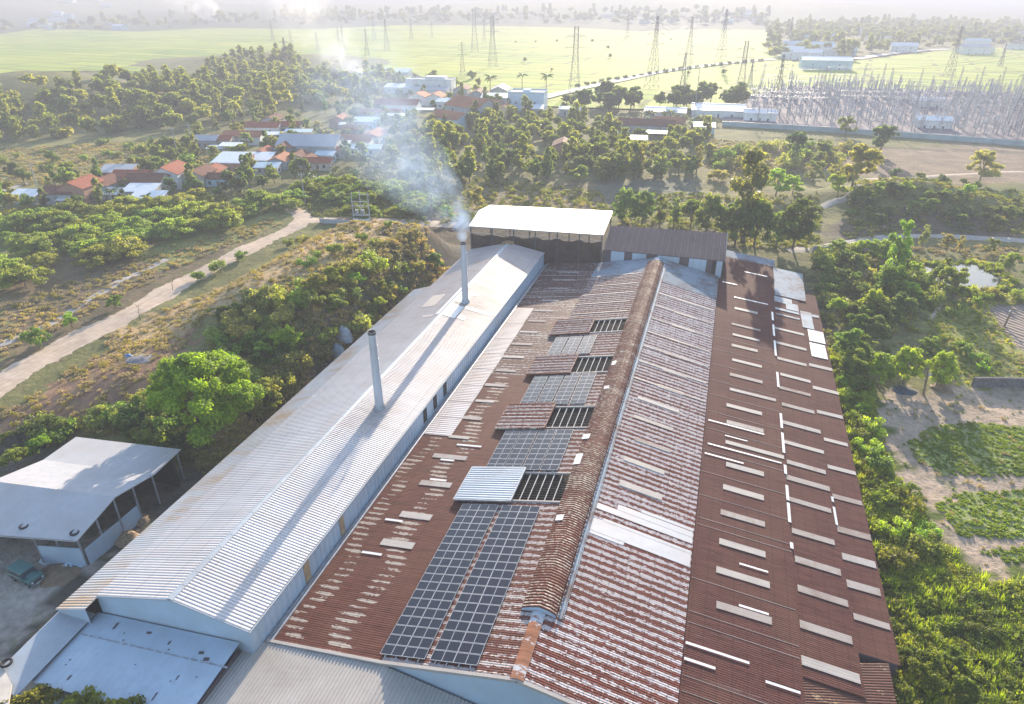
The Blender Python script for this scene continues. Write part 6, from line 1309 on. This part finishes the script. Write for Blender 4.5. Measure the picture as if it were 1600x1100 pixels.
for px, py in ((1400, 650), (1380, 690)): pass
cover('field_weeds', 'sparse weeds on the sandy crop field', [wpoly([(1365, 615), (1600, 610), (1640, 905), (1530, 905), (1440, 790), (1395, 720)])], 2.3, .3, .7, [CR[0], CR[1], DRY[1]], 551)

# ================================================================== SMOKE
def smoke(name, label, pts, rads, dens, seed, col=(.82, .88, .97), sc_=.35, step=None):
    """a drifting plume: one bent tube of volume, broken up by noise"""
    m = MB(); m.tube(pts, rads, 12); me = m.build(name, None or M['flash'], smooth=True); me.data.materials.clear()
    n = NT(name+'_volume'); p = n.pos(); a = n.noise(n.map(p, (sc_, sc_, sc_), (0, 0, 0), (seed, 0, 0)), 1, 4, .6, .6)
    c1 = n.noise(n.map(p, (sc_*.25,)*3, (0, 0, 0), (seed*2, 3, 0)), 1, 2)
    d = n.math('MULTIPLY', n.ramp(a, .38, .78), n.ramp(c1, .32, .62)); 
    # fade with distance from the plume's axis, taken from the nearest of its points
    f = None
    P = [Vector(q) for q in pts]
    for i in range(len(P)-1):
        mid = (P[i]+P[i+1])/2; r = (rads[i]+rads[i+1])/2; ln = (P[i+1]-P[i]).length/2
        v = n.n('ShaderNodeVectorMath', {0: p, 1: tuple(mid)}, operation='DISTANCE').outputs['Value']
        g = n.math('MULTIPLY', n.ramp(v, 0, max(r, ln)*1.05, 1, 0), dens[i]); f = g if f is None else n.math('ADD', f, g)
    v = n.n('ShaderNodeVolumePrincipled', {'Color': col+(1,), 'Density': n.math('MULTIPLY', d, f), 'Anisotropy': .25})
    n.t.links.new(v.outputs[0], n.out.inputs[1]); me.data.materials.append(n.m)
    return tag(me, label, None, None, 'stuff')
top = Vector((-41.9, 108.6, 21.1))
def vp(px, py, dist):
    d = (fwd*FPX+rgt*(px-800)+upv*(550-py)); k = dist/math.hypot(d.x, d.y); return Vector((d.x*k, d.y*k, CAMH+d.z*k))
pl = [top, top+Vector((-.6, .5, 1.6)), top+Vector((-1.2, 3, 4.0)), vp(700, 325, 126), vp(670, 290, 140), vp(635, 255, 160), vp(600, 215, 185), vp(575, 170, 220), vp(545, 120, 270)]
smoke('chimney_smoke', 'blue-white smoke drifting from the far chimney over the village', pl, [.5, 1.7, 2.6, 4, 7, 10, 14, 20, 26], [2.2, 1.2, .5, .22, .14, .10, .07, .045], 3, (.50, .68, 1.0))
b = at(566, 135); smoke('field_smoke', 'bright white smoke from a fire beyond the village', [b+Vector((0, 0, 1)), b+Vector((-8, 5, 14)), b+Vector((-35, 15, 34)), b+Vector((-80, 40, 60))], [9, 14, 22, 32], [.7, .14, .04], 9, (.95, .95, .97), .09)
b = at(325, 34); smoke('distant_smoke', 'white smoke rising in the far hazy plain at top left', [b+Vector((20, 0, 2)), b+Vector((-30, 20, 35)), b+Vector((-120, 20, 80))], [22, 45, 70], [.4, .05], 13, (.97, .97, .98), .03)

# ================================================================== HAZE
m = MB(); m.box(-9300, 9300, -700, 9300, -3, 128); hz = m.build('haze', M['flash']); hz.data.materials.clear()
n = NT('air'); v = n.n('ShaderNodeVolumePrincipled', {'Color': (.49, .51, .60, 1), 'Density': HAZE, 'Anisotropy': .12}); n.t.links.new(v.outputs[0], n.out.inputs[1]); hz.data.materials.append(n.m)
tag(hz, kind='stuff')
